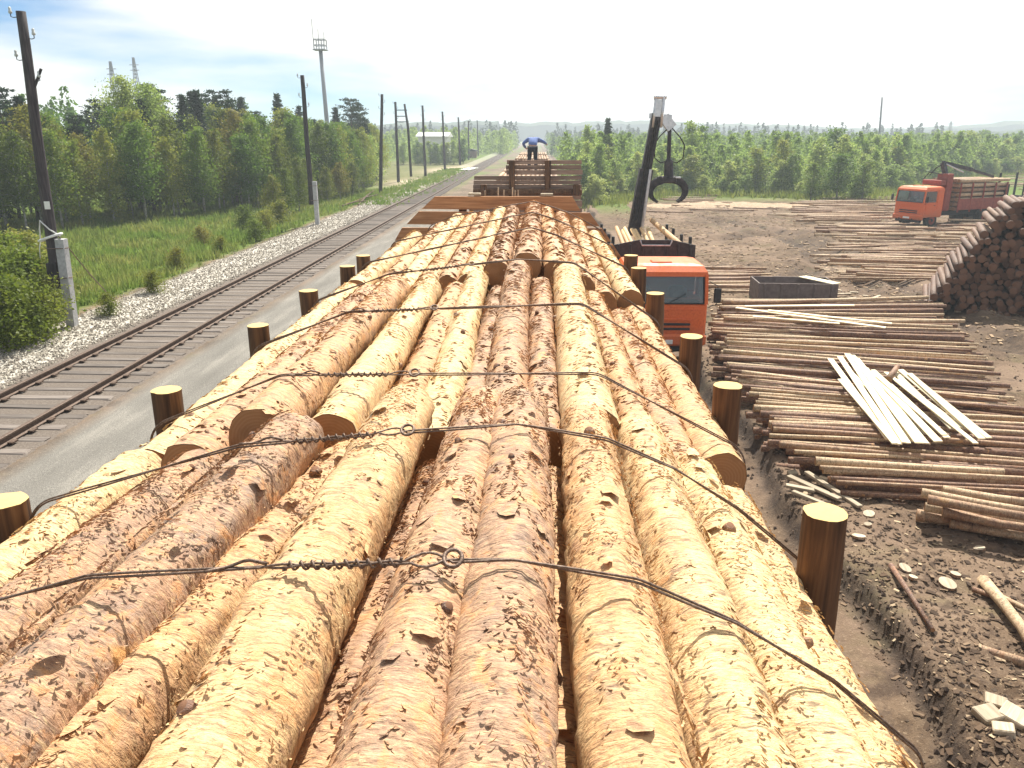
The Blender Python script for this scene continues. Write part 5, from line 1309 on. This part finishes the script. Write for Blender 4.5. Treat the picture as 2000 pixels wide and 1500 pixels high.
# second stretch beyond the third pole
for rowk, (off, sp_) in enumerate(((0, 2.2), (2.8, 2.6), (6, 3.4))):
    for x, y, _, _ in along([(-18.5, 88), (-20.5, 104), (-25, 122), (-36, 150)], sp_):
        kind = 'birch' if rnd.random() < .6 else 'young' if rnd.random() < .6 else 'spruce'
        plant(kind, x - off + rnd.uniform(-.8, .8), y + rnd.uniform(-1, 1), rnd.uniform(5.2, 7.4), 'tree of the thinner wood beyond the third line pole', 'trees beyond the third line pole')
for k in range(11):
    plant('young', -25 + 1.15 * k + rnd.uniform(-.4, .4), 156 + rnd.uniform(-3, 2), rnd.uniform(4.0, 4.9), 'sapling in the row before the white building', 'saplings before the white building', 1.5)
# shrubs at the foot of the near pole and along the verge
for k, (px_, py_, H) in enumerate([(20, 690, 2.5), (62, 672, 2.3), (95, 655, 1.9), (10, 640, 2.9), (50, 620, 3.0), (85, 610, 2.5), (-30, 660, 3.0), (30, 590, 3.0), (-20, 600, 3.2), (70, 565, 2.8), (110, 600, 1.5)]):
    p = W(px_, py_, 0); plant('shrub', p.x, p.y, H * .74, 'leafy shrub in the thicket left of the nearest line pole', 'shrubs by the nearest pole', 1.1)
for k, (px_, py_, H) in enumerate([(560, 415, 3.4), (535, 420, 3.0), (585, 405, 4.0), (600, 396, 3.6), (640, 392, 3.0), (665, 386, 3.2), (690, 380, 3.2), (545, 430, 1.5), (520, 450, 1.2), (500, 470, 1.0), (345, 520, .9), (430, 490, .8), (395, 470, 1.0), (300, 575, .8), (215, 620, .7), (480, 440, 1.3)]):
    p = W(px_, py_, 0); big_ = H > 2.5
    plant('ybirch' if big_ else 'shrub', p.x, p.y, H, 'low yellow-green young birch leaning over the ballast edge' if big_ else 'low weedy shrub in the grass strip beside the ballast', 'young birches at the ballast edge' if big_ else 'low shrubs in the grass strip', 1.25 if big_ else 1.3)
# right-hand scrub
def scrub_edge(n, quad_px, seed): pass
SEDGE = [(4.6, 74), (8, 82), (14, 85), (24, 86), (30, 80), (36, 90), (48, 106), (62, 122), (84, 140)]
for rowk, (off, sp_, hh) in enumerate(((0, 1.5, 2.5), (2.4, 1.7, 4.0), (5, 2.1, 5.2), (9, 2.8, 5.8))):
    for x, y, _, _ in along(SEDGE, sp_):
        plant('young', x + rnd.uniform(-.8, .8), y + off + rnd.uniform(-1, 1), hh * rnd.uniform(.5, 1.22), 'light green sapling in the %s of the scrub on the right' % ('front' if rowk == 0 else 'inner rows'), 'scrub saplings %s' % ('front' if rowk == 0 else 'inner'), (2.2, 1.6, 1.35, 1.3)[rowk] * rnd.uniform(.8, 1.2))
for k, (px_, Yd, H) in enumerate(((1186, 90, 7.9), (1150, 100, 7.2), (1350, 92, 7.6), (1375, 96, 7.2), (1645, 88, 6.2), (1535, 100, 6.6))):
    p = WY(px_, 300, Yd); plant('young' if k else 'spruce', p.x, Yd, H, '%s taller tree standing above the right-hand scrub' % ORD[k], 'taller trees in the scrub')
p = W(1640, 396, YARD)
for dx, H in ((-2.4, 3.6), (0, 4.4), (2.4, 3.8)): plant('birch', p.x + dx, p.y + 1, H, 'dark leafy willow-like bush of the clump at the scrub edge, middle right', 'dark bush clump at the scrub edge', 1.9)
# far mass of scrub and woods, nobody could count it
def mass(name, n, fx, H, spread, leaves, leaf, mat, label, seed, narrow=False):
    rng = np.random.default_rng(seed); q = random.Random(seed); Ps = []
    for i in range(n):
        x, y = fx(q); h = H * q.uniform(.65, 1.2); m_ = int(leaves * q.uniform(.7, 1.2)); t = rng.random(m_) ** .8
        wv = spread * (np.clip((1.04 - t), 0, 1) ** .8 if narrow else np.sin(np.clip(1.05 - t, .05, 1) * 2.2)) + .1
        a = rng.random(m_) * 6.283; rr_ = np.sqrt(rng.random(m_)) * wv
        cl = 1 + .35 * np.sin(a * 3 + t * 17 + i)
        P = np.stack([x + np.cos(a) * rr_ * cl, y + np.sin(a) * rr_ * cl, ground_z(x, y) + .1 + t * h], 1)
        Ps.append(cards(P, rng.uniform(.7, 1.3, m_) * leaf, rng, None, '', .8, .4))
    o = link(name, quad_mesh(np.concatenate(Ps), M[mat], name)); return tag(o, label, 'woods', kind='stuff')
def f1(q):
    y = 92 + 130 * q.random() ** 1.3; x = q.uniform(3 + (y - 92) * .02, 16 + y * .62)
    if x > 34 and y < 92 + (x - 34): y += (x - 34)
    return x, y
mass('far_scrub', 620, f1, 5.4, 1.25, 330, .24, 'leaf_l', 'mass of light green scrub receding on the right', 21)
def f2(q):
    y = q.uniform(190, 420); return q.uniform(5, 40 + y * .62), y
mass('far_woods', 560, f2, 6.2, 1.8, 150, .5, 'leaf', 'far green woods beyond the scrub on the right', 22)
def f3(q):
    y = q.uniform(165, 330); x = -9 - q.random() ** 1.4 * (18 + y * .14) - (8 if y < 230 else 0); return (x, y) if (y > 186 or x < -34) else (x - 24, y)
mass('far_woods', 330, f3, 6.2, 1.6, 240, .36, 'leaf_l', 'far pale green woods along the left side of the track', 23)
def f4(q):
    y = q.uniform(330, 460); x = q.choice((q.uniform(-150, -9), q.uniform(4, 170))); return x, y
mass('far_woods', 420, f4, 9.6, 2.0, 110, .6, 'needle', 'dark far forest belt at the end of the line', 24, True)
def f5(q):
    d = q.random() * 55; k = q.random(); return -36 - d - 18 * k, 52 + q.random() * 70
mass('far_woods', 260, f5, 8.2, 1.7, 330, .26, 'leaf', 'inner mass of the left wood behind the counted trees', 25)

# grass
def grass(n, fx, hr, seed, label, mat='grass'):
    q = random.Random(seed); b = MB()
    for _ in range(n):
        x, y = fx(q); z = ground_z(x, y); h = q.uniform(*hr) * (.7 + .6 * (noise.noise((x * .5, y * .5, 3)) + .5))
        for k in range(4):
            a = q.uniform(0, 6.28); w = q.uniform(.012, .03) * (1 + y * .012); l = q.uniform(.15, .55) * h; dx, dy = math.cos(a), math.sin(a); ox, oy = q.gauss(0, .07), q.gauss(0, .07)
            b.add([(x + ox - dy * w, y + oy + dx * w, z - .02), (x + ox + dy * w, y + oy - dx * w, z - .02), (x + ox + dx * l, y + oy + dy * l, z + h * q.uniform(.7, 1.05))], [(0, 1, 2)])
    return tag(b.build('grass', M[mat]), label, 'grass', kind='stuff')
def g1(q):
    y = 15 + 66 * q.random() ** 1.4; xe = -13.5 - .4 * q.random(); return xe - q.random() ** .9 * (4.5 + max(0, min(17, (y - 14) * .5))), y
grass(24000, g1, (.16, .5), 31, 'long green grass on the strip between ballast and left wood')
def g2(q):
    y = 60 + 70 * q.random(); return -12.6 + q.gauss(0, 1.2), y
grass(2500, g2, (.1, .3), 32, 'thin grass on the far left verge of the track')
def g3(q):
    x, y = rnd.choice(SEDGE[1:]), 0; t = q.random(); i = q.randrange(len(SEDGE) - 1); a, c = SEDGE[i], SEDGE[i + 1]; return a[0] + (c[0] - a[0]) * t + q.gauss(0, 1.5), a[1] + (c[1] - a[1]) * t + q.gauss(-1, 1.6)
grass(5000, g3, (.3, .9), 33, 'rough grass along the foot of the right-hand scrub', 'weed')

# ------------------------------------------------------------------ haze
me = MB().box((0, 330, 12.0), (2000, 900, 34)).mesh([], name='haze')
hm = bpy.data.materials.new('haze'); hm.use_nodes = True; hn, hl = hm.node_tree.nodes, hm.node_tree.links
hn.remove(hn['Principled BSDF']); pv = hn.new('ShaderNodeVolumePrincipled'); pv.inputs['Color'].default_value = (.80, .90, 1, 1); pv.inputs['Density'].default_value = .001; pv.inputs['Anisotropy'].default_value = .3
hl.new(pv.outputs[0], hn['Material Output'].inputs['Volume']); me.materials.append(hm)
tag(link('haze', me), 'pale summer haze over the whole yard', 'haze', kind='stuff')

# ------------------------------------------------------------------ labels of look-alikes: by their order in view
from bpy_extras.object_utils import world_to_camera_view
bpy.context.view_layer.update()
def nth(k): return '%d%s' % (k, 'th' if 10 <= k % 100 <= 20 else {1: 'st', 2: 'nd', 3: 'rd'}.get(k % 10, 'th'))
def number(group, fmt, key):
    L = [o for o in SC.objects if o.parent is None and o.get('group') == group]
    L.sort(key=lambda o: key(world_to_camera_view(SC, cam, o.matrix_world.translation)))
    for k, o in enumerate(L): o['label'] = fmt % nth(k + 1)
fx_ = lambda c: c.x
fy_ = lambda c: -c.y
number('poles of the broad bed', 'slender felled pole, %s from the far edge of the broad bed of poles', fy_)
number('left wood: green birch front', '%s green birch from the left in the front rows of the left-hand wood', fx_)
number('left wood: yellow-green birch front', '%s yellow-green birch from the left in the front rows of the left-hand wood', fx_)
number('left wood: dark spruce front', '%s dark spruce from the left in the front rows of the left-hand wood', fx_)
number('scrub saplings front', '%s light green sapling from the left along the front of the right-hand scrub', fx_)
number('shrubs by the nearest pole', '%s leafy shrub from the left in the thicket by the nearest line pole', fx_)
number('low shrubs in the grass strip', '%s low weedy shrub from the left in the grass strip beside the ballast', fx_)
number('young birches at the ballast edge', '%s young yellow-green birch from the left leaning over the ballast edge', fx_)
number('dark bush clump at the scrub edge', '%s dark bush from the left in the clump at the scrub edge', fx_)
number('trees beyond the third line pole', '%s tree from the left in the thinner wood beyond the third line pole', fx_)
number('poles strewn before the dark pile', 'strewn pole before the dark log pile, %s counting from the far one', lambda c: -c.y)
number('poles beside the steel box', 'pole between nearer truck and steel box, %s counting from the far one', lambda c: -c.y)
number('poles on the sawdust strip', 'pale pole on the sawdust strip, %s counting from the left', fx_)
number('poles strewn left of the distant truck', 'strewn pole left of the distant truck, %s counting from the far one', lambda c: -c.y)
number('poles right below the distant truck', 'pole between distant truck and dark log pile, %s counting from the far one', lambda c: -c.y)
number('poles strewn before the distant truck', 'pole on the bare ground before the distant truck, %s counting from the far one', lambda c: -c.y)
